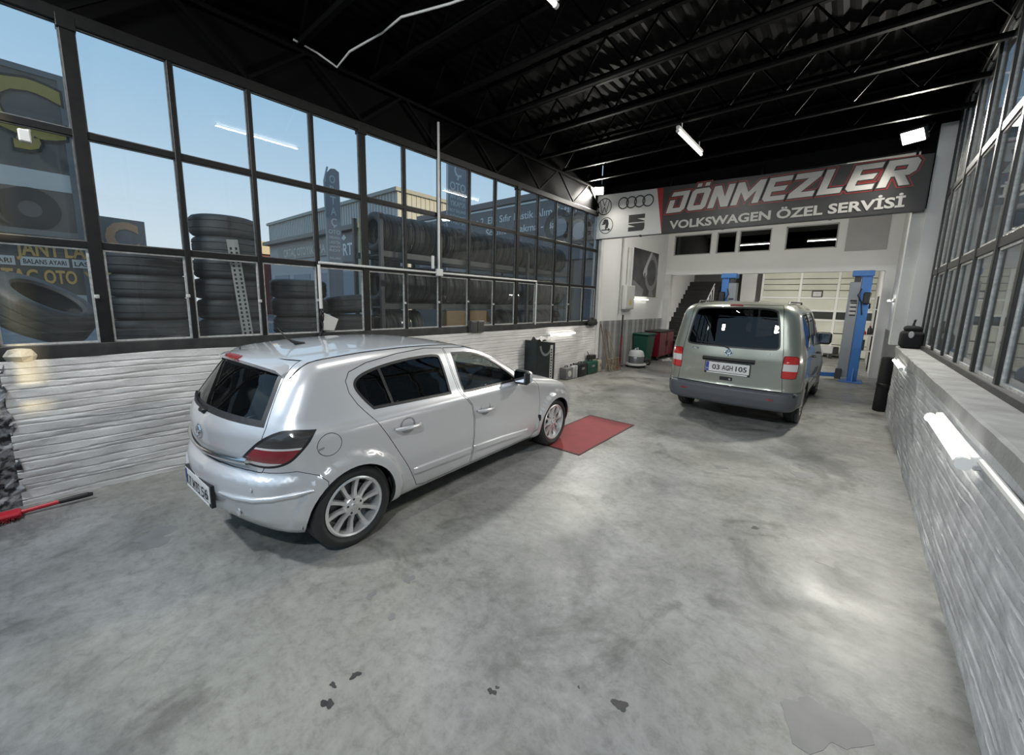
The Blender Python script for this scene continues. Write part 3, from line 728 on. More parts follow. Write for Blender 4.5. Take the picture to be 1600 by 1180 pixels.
# wheel wells
for x in (0, 2.614):
    for s in 'RL':
        A.drop(cutter([(x+.318*math.cos(2*PI*k/40), .285+.318*math.sin(2*PI*k/40)) for k in range(40)], s, .50, 1.1))
rear_door = [(.075, 1.00), (.17, .875), (.26, .745), (.45, .435), (.545, .245), (.62, .225), (1.165, .225), (1.175, .45), (1.172, .66), (1.14, .79), (1.04, .905), (1.02, .95), (1.0, 1.10), (.985, 1.305), (.80, 1.318), (.5, 1.30), (.22, 1.262), (.07, 1.215), (.03, 1.16), (.035, 1.08)]
front_door = [(1.185, .225), (2.16, .225), (2.235, .30), (2.25, .45), (2.25, .64), (2.20, .82), (2.11, .905), (1.90, .995), (1.75, 1.09), (1.60, 1.18), (1.45, 1.245), (1.30, 1.29), (1.0, 1.305), (1.015, 1.10), (1.04, .96), (1.06, .905), (1.15, .795), (1.185, .66), (1.187, .45)]
rear_glass = chaikin([(.185, .945), (.13, 1.01), (.075, 1.10), (.085, 1.155), (.15, 1.195), (.31, 1.232), (.56, 1.262), (.905, 1.270), (.925, 1.22), (.935, 1.08), (.935, .930)], 2, (0, 10))
front_glass = chaikin([(1.06, 1.265), (1.28, 1.255), (1.43, 1.215), (1.57, 1.150), (1.70, 1.065), (1.83, .965), (1.875, .915), (1.20, .915), (1.075, .920), (1.06, 1.05)], 1, (0, 6, 8))
for s in 'RL':
    sd = -1 if s == 'R' else 1
    for nm, pol, gl, pm, hx, hz in (('rear_door', rear_door, rear_glass, M_carglass_dark, .435, .77), ('front_door', front_door, front_glass, M_carglass, 1.325, .722)):
        p = A.take(cutter(offset_poly(pol, .0025), s, .30, 1.1), cutter(offset_poly(pol, -.0025), s, .30, 1.1))
        win = boolean(p, cutter(offset_poly(gl, .002), s, .2, 1.2), 'INTERSECT'); p = boolean(p, cutter(gl, s, .2, 1.2), 'DIFFERENCE')
        d = A.finish(nm, p, (M_silver, M_inner), hb_car)
        # dark rubber surround and pane
        g = G(); gd_ = densify(gl, .04); n = len(gd_); inn = offset_poly(gd_, .018)
        def put(q, o): return (q[0], A.y_at(q[0], q[1], sd)+sd*o, q[1])
        V = [put(q, .0015) for q in offset_poly(gd_, -.001)]+[put(q, .0015) for q in inn]+[put(q, -.02) for q in inn]
        g.add(V, [(i, (i+1) % n, (i+1) % n+n, i+n) for i in range(n)]+[(i+n, (i+1) % n+n, (i+1) % n+2*n, i+2*n) for i in range(n)])
        obj('window_seal', g, M_dark, d)
        gi = offset_poly(gl, .015); tri = tessellate_polygon([[Vector((q[0], q[1], 0)) for q in gi]])
        # fill with a fine grid so that the pane follows the curve of the body
        g = G(); tmp = G().prism(gi, 0, 1, lambda u, v, a: (u, v, a)); bm = bmesh.new()
        vs = [bm.verts.new((q[0], q[1], 0)) for q in gi]; bm.faces.new(vs)
        for k in range(1, 30):
            for co_, no_ in (((0, .70+.03*k, 0), (0, 1, 0)), ((-.1+.08*k, 0, 0), (1, 0, 0))):
                bmesh.ops.bisect_plane(bm, geom=bm.verts[:]+bm.edges[:]+bm.faces[:], plane_co=co_, plane_no=no_)
        bm.verts.index_update(); g.add([put((v.co.x, v.co.y), -.006) for v in bm.verts], [[v.index for v in f.verts] for f in bm.faces]); bm.free()
        obj('window_glass', g, pm, d, 60)
        if nm == 'rear_door':
            obj('window_divider', A.side_strip([(.305, 1.225), (.352, .955)], .026, .002, sd, 10), M_dark, d)
            obj('side_molding', A.side_strip([(.50, .388), (1.165, .375)], .055, .017, sd), M_silver, d)
        else:
            obj('side_molding', A.side_strip([(1.19, .375), (1.6, .36), (2.06, .325)], .055, .017, sd, 14), M_silver, d)
        y = A.y_at(hx, hz, sd)
        hg = G()
        hg.tube([(hx-.115, y+sd*.008, hz+.004), (hx-.085, y+sd*.030, hz+.004), (hx, y+sd*.038, hz), (hx+.085, y+sd*.032, hz-.004), (hx+.115, y+sd*.008, hz-.004)], [.013, .016, .017, .016, .013], 8)
        obj('door_handle', hg, M_silver, d, 60)
        ck = G(); V = []
        for k in range(20):
            a = 2*PI*k/20
            for r, o in ((.062, .002), (.050, .001), (.02, -.004)): V.append((hx+r*1.15*math.cos(a), y+sd*(o+.0005), hz+.01+r*math.sin(a)))
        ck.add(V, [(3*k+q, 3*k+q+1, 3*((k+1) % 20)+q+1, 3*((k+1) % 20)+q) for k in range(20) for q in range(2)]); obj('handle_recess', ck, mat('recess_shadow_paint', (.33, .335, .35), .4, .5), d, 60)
# tail lamps, wrapped round the corners
lampP = chaikin([(-.165, .698), (-.02, .850), (.075, .905), (.16, .928), (.315, .905), (.285, .84), (.24, .785), (.165, .708), (.055, .674), (-.07, .672)], 2, (0, 4))
for s in (1, -1):   # s = -1: right side
    def lf(u, v, a, s=s): return (.8*u-.6*a, s*(.6*u+.8*a), v)      # the lamp looks out along (-.6, .8 s)
    full = cutter(lampP, '', .35, 1.4, lf)
    p = A.take(cutter(offset_poly(lampP, .001), '', .35, 1.4, lf), full)
    lt = bpy.data.objects.new('tail_lamp', None); C.objects.link(lt); lt.parent = hb_car
    inn = offset_poly(lampP, .016)
    core = boolean(p, cutter(inn, '', .3, 1.5, lf), 'INTERSECT'); rim = boolean(p, cutter(inn, '', .3, 1.5, lf), 'DIFFERENCE')
    A.finish('lamp_surround', rim, (M_dark, M_dark), lt)
    for nm, z0, z1, m in (('smoked_lens', .813, 1.0, M_smoke), ('chrome_line', .800, .813, M_clear), ('red_lens', .712, .800, M_red), ('clear_lens', .6, .712, M_clear)):
        q = boolean(core, cutter([(-1, z0), (1, z0), (1, z1), (-1, z1)], '', .2, 1.6, lf), 'INTERSECT')
        A.finish(nm, q, (m, M_dark), lt)
# tailgate with its window
tg = [(-.63, .642), (.63, .642), (.665, .70), (.67, .93), (.60, 1.10), (.545, 1.268), (.53, 1.30), (-.53, 1.30), (-.545, 1.268), (-.60, 1.10), (-.67, .93), (-.665, .70)]
p = A.take(cutter(offset_poly(tg, .003), 'B', -1.2, -.03), cutter(offset_poly(tg, -.002), 'B', -1.2, -.03))
rw = chaikin([(-.655, .930), (-.40, .935), (0, .945), (.40, .935), (.655, .930), (.60, 1.08), (.525, 1.262), (-.525, 1.262), (-.60, 1.08)], 1, (0, 4, 6, 7))
win = boolean(p, cutter(offset_poly(rw, .002), 'B', -1.2, .1), 'INTERSECT'); p = boolean(p, cutter(rw, 'B', -1.2, .1), 'DIFFERENCE')
tgo = A.finish('tailgate', p, (M_silver, M_inner), hb_car)
def rear_put(q, o): return (A.x_at(q[0], q[1])-o, q[0], q[1])
def rear_sheet(poly, o, step=.05):
    bm = bmesh.new(); bm.faces.new([bm.verts.new((q[0], q[1], 0)) for q in poly])
    for k in range(-20, 45):
        for co_, no_ in (((0, step*k, 0), (0, 1, 0)), ((step*k, 0, 0), (1, 0, 0))):
            bmesh.ops.bisect_plane(bm, geom=bm.verts[:]+bm.edges[:]+bm.faces[:], plane_co=co_, plane_no=no_)
    bm.verts.index_update(); g = G().add([rear_put((v.co.x, v.co.y), o) for v in bm.verts], [[v.index for v in f.verts] for f in bm.faces]); bm.free(); return g
wnd = rear_sheet(offset_poly(rw, .002), -.004); obj('rear_window', wnd, M_carglass, tgo, 60)
rw_d = densify(rw, .03); inn = offset_poly(rw_d, .035); n = len(rw_d)
g = G().add([rear_put(q, -.001) for q in rw_d]+[rear_put(q, -.001) for q in inn], [(i, (i+1) % n, (i+1) % n+n, i+n) for i in range(n)]); obj('window_seal', g, M_dark, tgo)
def bar_on_rear(pts, r, n=20, out=.0):
    P = []
    for k in range(n+1):
        u = k/n; i = min(int(u*(len(pts)-1)), len(pts)-2); t = u*(len(pts)-1)-i
        y, z = (pts[i][0]*(1-t)+pts[i+1][0]*t, pts[i][1]*(1-t)+pts[i+1][1]*t); P.append((A.x_at(y, z)-out, y, z))
    return G().tube(P, r, 8)
obj('chrome_strip', bar_on_rear([(-.56, .712), (0, .685), (.56, .712)], .022, 24, .014), M_chrome, tgo, 60)
def emb(u, v, d): return (A.x_at(u, .80+v)-.006-d, -u if False else u, .80+v)
g = G(); V = []; F = []
for k in range(28):
    a = 2*PI*k/28
    for r, o in ((.036, .006), (.041, .010), (.047, .010), (.052, .004)): y, z = r*math.cos(a), .805+r*math.sin(a); V.append((A.x_at(y, z)-o, y, z))
F = [(4*k+q, 4*((k+1) % 28)+q, 4*((k+1) % 28)+q+1, 4*k+q+1) for k in range(28) for q in range(3)]
g.add(V, F); zz = [(-.06, .008), (.005, .008), (-.012, -.004), (.06, -.008), (-.005, -.008), (.012, .004)]
g.prism([(-.062, .010), (.012, .010), (.004, .001), (.062, -.010), (-.012, -.010), (-.004, -.001)], 0, .008, lambda u, v, a: (A.x_at(u, .805+v)-.002-a, u, .805+v))
obj('emblem', g, M_chrome, tgo, 40)
obj('wiper', bar_on_rear([(-.02, .955), (.28, .965), (.52, .975)], .008, 14, .012), M_dark, tgo)
g = G().bbox(A.x_at(0, .95)-.03, -.04, .925, A.x_at(0, .95)+.02, .05, .965, .012); obj('wiper_base', g, M_dark, tgo)
# roof spoiler with the high brake light
sp = G(); V = []
for i in range(25):
    y = -.56+1.12*i/24; xx = -.405+.30*y*y; z = 1.294-.055*(y/.6)**2-(.02 if abs(y) > .53 else 0)
    V += [(xx+.20, y, z+.030), (xx+.03, y, z+.012), (xx, y, z-.004), (xx+.012, y, z-.030), (xx+.09, y, z-.024)]
sp.add(V, [(i*5+k, i*5+5+k, i*5+6+k, i*5+1+k) for i in range(24) for k in range(4)]+[(0, 1, 2, 3, 4), (124, 123, 122, 121, 120)])
obj('roof_spoiler', sp, M_silver, tgo, 50)
bl_ = G(); V = []
for i in range(9):
    y = -.115+.23*i/8; xx = -.405+.30*y*y
    V += [(xx-.003, y, 1.300), (xx-.006, y, 1.288), (xx+.002, y, 1.270), (xx+.03, y, 1.313)]
bl_.add(V, [(i*4+k, i*4+4+k, i*4+4+(k+1) % 4, i*4+(k+1) % 4) for i in range(8) for k in range(4)]+[(0, 1, 2, 3), (35, 34, 33, 32)])
obj('brake_light', bl_, mat('dull_red_lens', (.28, .03, .03), .25, coat=1), tgo)
# windscreen, bonnet, bumpers
ws = chaikin([(2.08, -.60), (2.12, 0), (2.08, .60), (1.36, .50), (1.33, 0), (1.36, -.50)], 2)
p = A.take(cutter(offset_poly(ws, .002), 'T', .85, 1.7)); bpy.data.meshes.remove(p)
bm = bmesh.new(); bm.faces.new([bm.verts.new((q[0], q[1], 0)) for q in offset_poly(ws, -.004)])
for k in range(-16, 60):
    for co_, no_ in (((0, .05*k, 0), (0, 1, 0)), ((.05*k, 0, 0), (1, 0, 0))): bmesh.ops.bisect_plane(bm, geom=bm.verts[:]+bm.edges[:]+bm.faces[:], plane_co=co_, plane_no=no_)
bm.verts.index_update(); g = G().add([(v.co.x, v.co.y, A.z_at(v.co.x, v.co.y)-.004) for v in bm.verts], [[v.index for v in f.verts] for f in bm.faces]); bm.free()
obj('windscreen', g, M_carglass, hb_car, 60)
hd = [(2.15, -.66), (2.19, 0), (2.15, .66), (2.9, .60), (3.12, .40), (3.17, 0), (3.12, -.40), (2.9, -.60)]
A.finish('bonnet', A.take(cutter(offset_poly(hd, .003), 'T', .55, 1.2), cutter(offset_poly(hd, -.001), 'T', .55, 1.2)), (M_silver, M_inner), hb_car)
for s in (1, -1):
    def hf(u, v, a, s=s): return (.8*u+.6*a, s*(-.6*u+.8*a), v)
    hp = chaikin([(1.90, .60), (2.02, .60), (2.22, .65), (2.28, .72), (2.12, .735), (1.98, .70)], 2)
    A.finish('headlamp', A.take(cutter(hp, '', 1.6, 3.2, hf)), (mat('headlamp_glass', (.5, .52, .55), .08, coat=1), M_dark), hb_car)
rbp = [(-1.2, .60), (-.35, .655), (-.245, .61), (-.20, .56), (-.20, .10), (-1.2, .10)]
p = A.take(cutter(offset_poly(rbp, .002), 'R', -1.2, 1.2), cutter(offset_poly(rbp, -.002), 'R', -1.2, 1.2))
rbo = A.finish('rear_bumper', p, (M_silver, M_inner), hb_car)
for s in (-1, 1):
    pts = [(A.x_at(s*y, z)-.006, s*y, z) for y, z in ((.34, .475), (.50, .475), (.64, .485), (.74, .50))]+[(x, A.y_at(x, z, s)+s*.006, z) for x, z in ((-.38, .515), (-.29, .53))]
    obj('bumper_strip', G().tube(pts, [.008, .016, .017, .017, .016, .006], 8), M_silver, rbo, 60)
rf = mat('amber_reflector', (.5, .42, .38), .2)
for s in (-1, 1):
    y = s*.46; z = .365; obj('towing_cover', G().lathe([(.0, 0), (.03, .001), (.033, -.004)], 18, lambda r, a, h: (A.x_at(y, z)-.002-h, y+r*math.cos(a), z+r*math.sin(a))), M_silver, rbo)
    y2, z2 = s*.62, .545; obj('parking_sensor', G().lathe([(.0, 0), (.011, .002), (.013, -.002)], 12, lambda r, a, h: (A.x_at(y2, z2)-.002-h, y2+r*math.cos(a), z2+r*math.sin(a))), mat('sensor', (.45, .45, .46), .4), rbo)
px = A.x_at(0, .44); plate(rbo, lambda u, v, d: (px-.012-d+.30*u*u*.6, -u, .435+v), '07 MTS 56')
# roof rails' seam, fuel flap, mirrors, antenna, sill
fc = [(-.17+.078*math.cos(2*PI*k/32), .795+.074*math.sin(2*PI*k/32)) for k in range(32)]
fo = A.finish('fuel_flap', A.take(cutter(offset_poly(fc, .002), 'R', .5, 1.1), cutter(offset_poly(fc, -.002), 'R', .5, 1.1)), (M_silver, M_inner), hb_car)
obj('finger_grip', A.side_strip([(-.245, .775), (-.205, .785)], .018, .002, -1, 4), mat('recess_shadow_paint', (.33, .335, .35), .4, .5), fo)
for s in (-1, 1):
    P = []
    for k in range(30):
        x = -.28+1.75*k/29; y = s*(.605-.05*np.clip((x-1.0)/.5, 0, 1)); P.append((x, y, A.z_at(x, y)+.0005))
    obj('roof_seam', G().tube(P, .005, 6), M_dark, hb_car)
    mo = bpy.data.objects.new('door_mirror', None); C.objects.link(mo); mo.parent = hb_car
    y = A.y_at(1.90, .93, s)
    mg = G().bbox(1.82, min(y+s*.03, y+s*.19), .90, 1.90, max(y+s*.03, y+s*.19), 1.03, .035, 3)
    obj('mirror_shell', mg, M_silver, mo, 60); obj('mirror_back', G().bbox(1.775, min(y+s*.01, y+s*.19), .895, 1.86, max(y+s*.01, y+s*.19), 1.04, .025), M_dark, mo)
    a, b = sorted((y+s*.02, y+s*.185))
    obj('mirror_glass', G().bbox(1.768, a+.015, .915, 1.79, b-.012, 1.03, .01), mat('mirror_face', (.25, .28, .32), .05, 1), mo); obj('mirror_foot', G().bbox(1.83, min(y-s*.06, y+s*.06), .895, 1.92, max(y-s*.06, y+s*.06), .95, .02), M_dark, mo)
zb = A.z_at(.03, 0)
obj('antenna', G().tube([(.10, 0, zb-.002), (.03, 0, zb+.02), (-.02, 0, zb+.05), (-.09, 0, zb+.14)], [.022, .015, .007, .003], 8), M_dark, hb_car, 60)
A.finish('body', A.me, (M_silver, M_inner), hb_car)
for s in (-1, 1):
    for x in (0, 2.614): wheel('wheel', hb_car, (x, s*.755, .293), s, .293, .208, .205, 10, 'alloy', mat('alloy_wheel', (.78, .78, .78), .32, .8))
    # dark inner wheel arches
    for x in (0, 2.614):
        g = G(); V = []; n = 24
        for k in range(n+1):
            a = -.10+(PI+.20)*k/n
            for yy in (.56, .80): V.append((x+.335*math.cos(a), s*yy, .285+.335*math.sin(a)))
        g.add(V, [(2*k, 2*k+1, 2*k+3, 2*k+2) for k in range(n)])
        obj('wheel_arch_liner', g, M_inner, hb_car)
for y in (.38, -.38): seat(hb_car, 1.05, y)
seat(hb_car, .30, 0, 1.16, .55); obj('dashboard', G().bbox(1.72, -.66, .55, 2.05, .66, .86, .06, 2), M_inner, hb_car)
obj('steering_wheel', G().lathe([(.175, 0), (.185, .012), (.195, 0), (.185, -.012)], 28, lambda r, a, h: (1.60+h*.9+r*math.sin(a)*.38, .38+r*math.cos(a), .82+r*math.sin(a)*.92-h*.4), True), M_dark, hb_car)
obj('floor_pan', G().box(-.30, -.66, .23, 2.2, .66, .26), M_inner, hb_car)
# ---------------------------------------------------------------- grey-green van
M_van = mat('grey_green_car_paint', (.31, .325, .275), .32, .55, coat=1.0)
M_vang = glass('van_glass', (.04, .042, .045), 0, 1.55)
M_bump = mat('grey_bumper_plastic', (.085, .09, .10), .5)
zc2 = smooth_curve([(-1.1, 1.70), (-.80, 1.765), (-.5, 1.805), (.1, 1.83), (.9, 1.825), (1.25, 1.78), (1.45, 1.66), (2.0, 1.22), (2.15, 1.12), (2.6, 1.05), (3.1, .95), (3.4, .80), (3.6, .6)], 500, 3, 11)
xr2 = smooth_curve([(.1, -.82), (.30, -.90), (.42, -.925), (.54, -.92), (.575, -.875), (.62, -.87), (1.0, -.865), (1.15, -.845), (1.72, -.735), (1.80, -.70), (2.0, -.5)], 400, 2, 5)
xf2 = smooth_curve([(.1, 3.35), (.3, 3.5), (.6, 3.52), (.85, 3.42), (1.2, 3.2), (1.9, 2.9)], 200, 2, 9)
wz2 = smooth_curve([(.1, .80), (.25, .845), (.4, .878), (.7, .893), (.98, .888), (1.06, .876), (1.2, .850), (1.5, .795), (1.68, .750), (1.80, .690), (1.95, .60)], 400, 2, 7)
def F_van(x, y, z):
    ay = np.abs(y); tp = .10*np.clip((x-2.6)/.85, 0, 1)**2+.035*np.clip((-.25-x)/.6, 0, 1)**2
    rw_ = np.minimum(np.hypot(x, z-.31), np.hypot(x-2.68, z-.31)); fl = .016/(1+np.exp((rw_-.40)/.007))*np.where(z < .8, 1, 0)
    bumpw = np.where(z < .56, .012, 0)*(x < -.2)
    f = smax(ay-(wz2(z)-tp+fl+bumpw), (z-(zc2(x)-.05*(ay/.7)**2))*.95, .12)
    f = smax(f, (xr2(z)+.13*y*y-x)*.98, .13+.05*np.clip((1.1-z)/.2, 0, 1)); f = smax(f, x-(xf2(z)-.35*y*y), .25)
    return smax(f, np.where(x < -.3, .285, .20)-z, .06)
van = thing('van', 'grey-green panel van seen from behind, parked before the blue lift', 'van', (-1.305, 7.30, 0), math.radians(89.0))
B = Body(F_van, (-1.15, -1.05, .08), (3.7, 1.05, 1.95), .035, .03, .06)
for x in (0, 2.68):
    for s in 'RL': B.drop(cutter([(x+.345*math.cos(2*PI*k/40), .31+.345*math.sin(2*PI*k/40)) for k in range(40)], s, .50, 1.1))
def sheet(put, poly, o, lo=-1.0, hi=3.4, step=.06):
    bm = bmesh.new(); bm.faces.new([bm.verts.new((q[0], q[1], 0)) for q in poly])
    for k in range(int((hi-lo)/step)):
        for co_, no_ in (((0, lo+step*k, 0), (0, 1, 0)), ((lo+step*k, 0, 0), (1, 0, 0))): bmesh.ops.bisect_plane(bm, geom=bm.verts[:]+bm.edges[:]+bm.faces[:], plane_co=co_, plane_no=no_)
    bm.verts.index_update(); g = G().add([put((v.co.x, v.co.y), o) for v in bm.verts], [[v.index for v in f.verts] for f in bm.faces]); bm.free(); return g
rq = chaikin([(-.42, 1.13), (.36, 1.13), (.36, 1.66), (-.30, 1.66), (-.38, 1.58)], 1); rd = chaikin([(.45, 1.13), (1.12, 1.13), (1.10, 1.665), (.45, 1.665)], 1); fd = chaikin([(1.22, 1.13), (2.05, 1.10), (2.0, 1.20), (1.55, 1.58), (1.40, 1.65), (1.20, 1.665)], 1)
doorv = [(.43, .27), (1.155, .27), (1.16, 1.70), (.42, 1.72)]; doorf = [(1.17, .27), (2.18, .27), (2.27, .6), (2.25, 1.05), (2.10, 1.18), (1.60, 1.61), (1.42, 1.70), (1.175, 1.70)]
def glaze(par, body, gl, sd, seal=.02, m=None):
    put = lambda q, o: (q[0], body.y_at(q[0], q[1], sd)+sd*o, q[1]); gl = densify(gl, .05); n = len(gl); inn = offset_poly(gl, seal)
    V = [put(q, .0015) for q in gl]+[put(q, .0015) for q in inn]+[put(q, -.02) for q in inn]
    obj('window_seal', G().add(V, [(i, (i+1) % n, (i+1) % n+n, i+n) for i in range(n)]+[(i+n, (i+1) % n+n, (i+1) % n+2*n, i+2*n) for i in range(n)]), M_dark, par)
    obj('window_glass', sheet(put, offset_poly(gl, seal*.8), -.005), m or M_carglass_dark, par, 60)
for s in 'RL':
    sd = -1 if s == 'R' else 1
    for nm, pol, gl in (('sliding_door', doorv, rd), ('front_door', doorf, fd)):
        p = B.take(cutter(offset_poly(pol, .003), s, .35, 1.1), cutter(offset_poly(pol, -.003), s, .35, 1.1)); p = boolean(p, cutter(gl, s, .2, 1.2), 'DIFFERENCE')
        d = B.finish(nm, p, (M_van, M_inner), van); glaze(d, B, gl, sd, m=M_vang)
        x = .56 if nm == 'sliding_door' else 1.32; y = B.y_at(x, .98, sd)
        obj('door_handle', G().tube([(x-.10, y+sd*.005, .98), (x-.07, y+sd*.035, .98), (x+.07, y+sd*.035, .98), (x+.10, y+sd*.005, .98)], .014, 8), M_dark, d, 60)
        obj('side_molding', B.side_strip([(pol[0][0]+.02, .56), (pol[1][0]-.03, .56)], .05, .008, sd, 8), M_bump, d)
    B.drop(cutter(rq, s, .3, 1.2))
    q = bpy.data.objects.new('quarter_window', None); C.objects.link(q); q.parent = van; glaze(q, B, rq, sd, m=M_vang)
    obj('door_rail', B.side_strip([(-.62, 1.015), (.40, 1.015)], .018, .001, sd, 10), M_dark, van)
    m = bpy.data.objects.new('door_mirror', None); C.objects.link(m); m.parent = van; y = B.y_at(2.02, 1.15, sd); a, b = sorted((y+sd*.05, y+sd*.27))
    obj('mirror_shell', G().bbox(1.94, a, 1.08, 2.08, b, 1.30, .05, 3), M_dark, m, 60); obj('mirror_glass', G().bbox(1.932, a+.025, 1.105, 1.95, b-.025, 1.28, .02), mat('mirror_face', (.25, .28, .32), .05, 1), m)
    obj('mirror_foot', G().bbox(1.96, min(y-sd*.05, y+sd*.08), 1.08, 2.06, max(y-sd*.05, y+sd*.08), 1.14, .02), M_dark, m)
# tail lamps at the corners
for s in (1, -1):
    lfn = lambda u, v, a, s=s: (.8*u-.6*a, s*(.6*u+.8*a), v)
    pol = chaikin([(-.29, .775), (-.28, 1.065), (-.255, 1.08), (-.125, 1.075), (-.10, 1.05), (-.11, .80), (-.135, .765), (-.27, .76)], 1)
    # band in the oblique view: u = .8 x + .6 s y; the inner edge lies on the back, the outer one on the side
    pol = [(u+.035, v) for u, v in pol]
    p = B.take(cutter(offset_poly(pol, .001), '', .5, 1.6, lfn), cutter(pol, '', .5, 1.6, lfn)); lt = bpy.data.objects.new('tail_lamp', None); C.objects.link(lt); lt.parent = van
    core = boolean(p, cutter(offset_poly(pol, .008), '', .4, 1.7, lfn), 'INTERSECT'); B.finish('lamp_surround', boolean(p, cutter(offset_poly(pol, .008), '', .4, 1.7, lfn), 'DIFFERENCE'), (mat('deep_red_lens', (.12, .004, .006), .2), M_dark), lt)
    for nm, z0, z1, mm in (('red_lens', .965, 1.2, mat('bright_red_lens', (.55, .02, .02), .12, coat=1)), ('clear_lens', .868, .965, mat('white_lamp_lens', (.72, .68, .66), .12, coat=1)), ('red_lens', .6, .868, MATS['bright_red_lens'])):
        B.finish(nm, boolean(core, cutter([(-1, z0), (1, z0), (1, z1), (-1, z1)], '', .3, 1.8, lfn), 'INTERSECT'), (mm, M_dark), lt)
tgv = [(-.70, .575), (.70, .575), (.675, .80), (.655, 1.12), (.585, 1.70), (.56, 1.755), (-.56, 1.755), (-.585, 1.70), (-.655, 1.12), (-.675, .80)]
p = B.take(cutter(offset_poly(tgv, .003), 'B', -1.3, -.45), cutter(offset_poly(tgv, -.003), 'B', -1.3, -.45))
rg2 = densify(chaikin([(-.615, 1.15), (-.5, 1.135), (0, 1.13), (.5, 1.135), (.615, 1.15), (.605, 1.28), (.555, 1.62), (.50, 1.715), (0, 1.725), (-.50, 1.715), (-.555, 1.62), (-.605, 1.28)], 2), .04)
p = boolean(p, cutter(rg2, 'B', -1.3, -.2), 'DIFFERENCE'); tv = B.finish('tailgate', p, (M_van, M_inner), van)
rput = lambda q, o: (B.x_at(q[0], q[1])-o, q[0], q[1]); inn = offset_poly(rg2, .022); n = len(rg2)
obj('window_seal', G().add([rput(q, .001) for q in rg2]+[rput(q, .001) for q in inn]+[rput(q, -.02) for q in inn], [(i, (i+1) % n, (i+1) % n+n, i+n) for i in range(n)]+[(i+n, (i+1) % n+n, (i+1) % n+2*n, i+2*n) for i in range(n)]), M_dark, tv)
obj('rear_window', sheet(rput, offset_poly(rg2, .017), -.005, -.7, 1.8), M_vang, tv, 60)
bx = lambda y, z: B.x_at(y, z)
obj('brake_light', G().bbox(bx(0, 1.745)-.015, -.085, 1.733, bx(0, 1.745)+.03, .085, 1.762, .006), mat('dull_red_lens', (.28, .03, .03), .25), tv)
V = []; 
for i in range(17):
    y = -.345+.69*i/16; x = bx(y, .955); V += [(x+.01, y, .985), (x-.022, y, .978), (x-.034, y, .955), (x-.020, y, .925), (x+.01, y, .918)]
obj('grip_strip', G().add(V, [(i*5+k, i*5+k+1, i*5+6+k, i*5+5+k) for i in range(16) for k in range(4)]+[(4, 3, 2, 1, 0), (80, 81, 82, 83, 84)]), M_dark, tv, 50)
px2 = bx(0, .84); plate(tv, lambda u, v, d: (px2-.006-d+.05*u*u, -u, .835+v), '03 AGH 105', .58, .14)
obj('key_handle', G().bbox(bx(0, .67)-.006, -.09, .64, bx(0, .67)+.02, .09, .705, .015), M_dark, tv); obj('lock', G().lathe([(0, 0), (.014, .002), (.016, -.004)], 14, lambda r, a, h: (bx(0, .67)-.008-h, -.05+r*math.cos(a), .672+r*math.sin(a))), M_chrome, tv)
def vemb(u, v, d): return (bx(-u, 1.065+v)-.004-d, -u, 1.065+v)
g = G(); put_ring(g, 0, 0, .043, .054, vemb, .006, 32); put_ring(g, 0, 0, .0, .043, vemb, .002, 32)
for a in ([(-.036, .026), (-.024, .026), (-.012, -.002), (-.004, -.002), (-.004, .008), (-.012, .030), (.012, .030), (.004, .008), (.004, -.002), (.012, -.002), (.024, .026), (.036, .026), (.018, -.038), (.010, -.038), (0, -.016), (-.010, -.038), (-.018, -.038)],): put_poly(g, a, vemb, .007)
g.m = [0 if f < 32 or f >= 64 else 1 for f in range(len(g.f))]
obj('emblem', g, (M_chrome, M_dark), tv)
g = G(); put_text(g, 'Caddy', vemb, -.47, .015, .030, .002, shear=.25, bold=.01); put_text(g, 'TDI', vemb, .50, .0, .026, .002, shear=.2, bold=.01); obj('badge_lettering', g, M_chrome, tv)
obj('wiper', G().tube([(bx(.0, 1.12)-.02, .0, 1.12), (bx(.1, 1.16)-.012, .1, 1.16), (bx(.45, 1.19)-.012, .45, 1.19)], .008, 6), M_dark, tv)
rbv = [(-1.3, .565), (-.42, .575), (-.40, .10), (-1.3, .10)]
bo = B.finish('rear_bumper', B.take(cutter(offset_poly(rbv, .003), 'R', -1.3, 1.3), cutter(offset_poly(rbv, -.003), 'R', -1.3, 1.3)), (M_bump, M_inner), van)
for s in (-1, 1): obj('reflector', G().bbox(bx(s*.55, .46)-.004, min(s*.48, s*.62), .448, bx(s*.55, .46)+.03, max(s*.48, s*.62), .468, .004), mat('dull_red_lens', (.28, .03, .03), .25), bo)
ws = chaikin([(2.12, -.66), (2.18, 0), (2.12, .66), (1.38, .58), (1.34, 0), (1.38, -.58)], 2); B.drop(cutter(ws, 'T', 1.0, 2.1)); obj('windscreen', sheet(lambda q, o: (q[0], q[1], B.z_at(q[0], q[1])+o), offset_poly(ws, -.004), -.004), M_carglass, van, 60)
for s in (-1, 1): obj('roof_bar', G().tube([(-.45, s*.60, B.z_at(-.45, s*.6)-.005), (-.38, s*.60, B.z_at(-.38, s*.6)+.035), (1.0, s*.60, B.z_at(1.0, s*.6)+.035), (1.07, s*.60, B.z_at(1.07, s*.6)-.005)], .012, 8), M_dark, van, 60)
B.finish('body', B.me, (M_van, M_inner), van)
for s in (-1, 1):
    for x in (0, 2.68):
        wheel('wheel', van, (x, s*.775, .317), s, .317, .20, .195, 9, 'cover', mat('wheel_cover_silver', (.45, .45, .46), .35, .7))
        V = []
        for k in range(25):
            a = -.3+(PI+.6)*k/24
            for yy in (.55, .86): V.append((x+.36*math.cos(a), s*yy, .31+.36*math.sin(a)))
        obj('wheel_arch_liner', G().add(V, [(2*k, 2*k+1, 2*k+3, 2*k+2) for k in range(24)]), M_inner, van)
for y in (.40, -.40): seat(van, 1.25, y, .50, .66, .48)
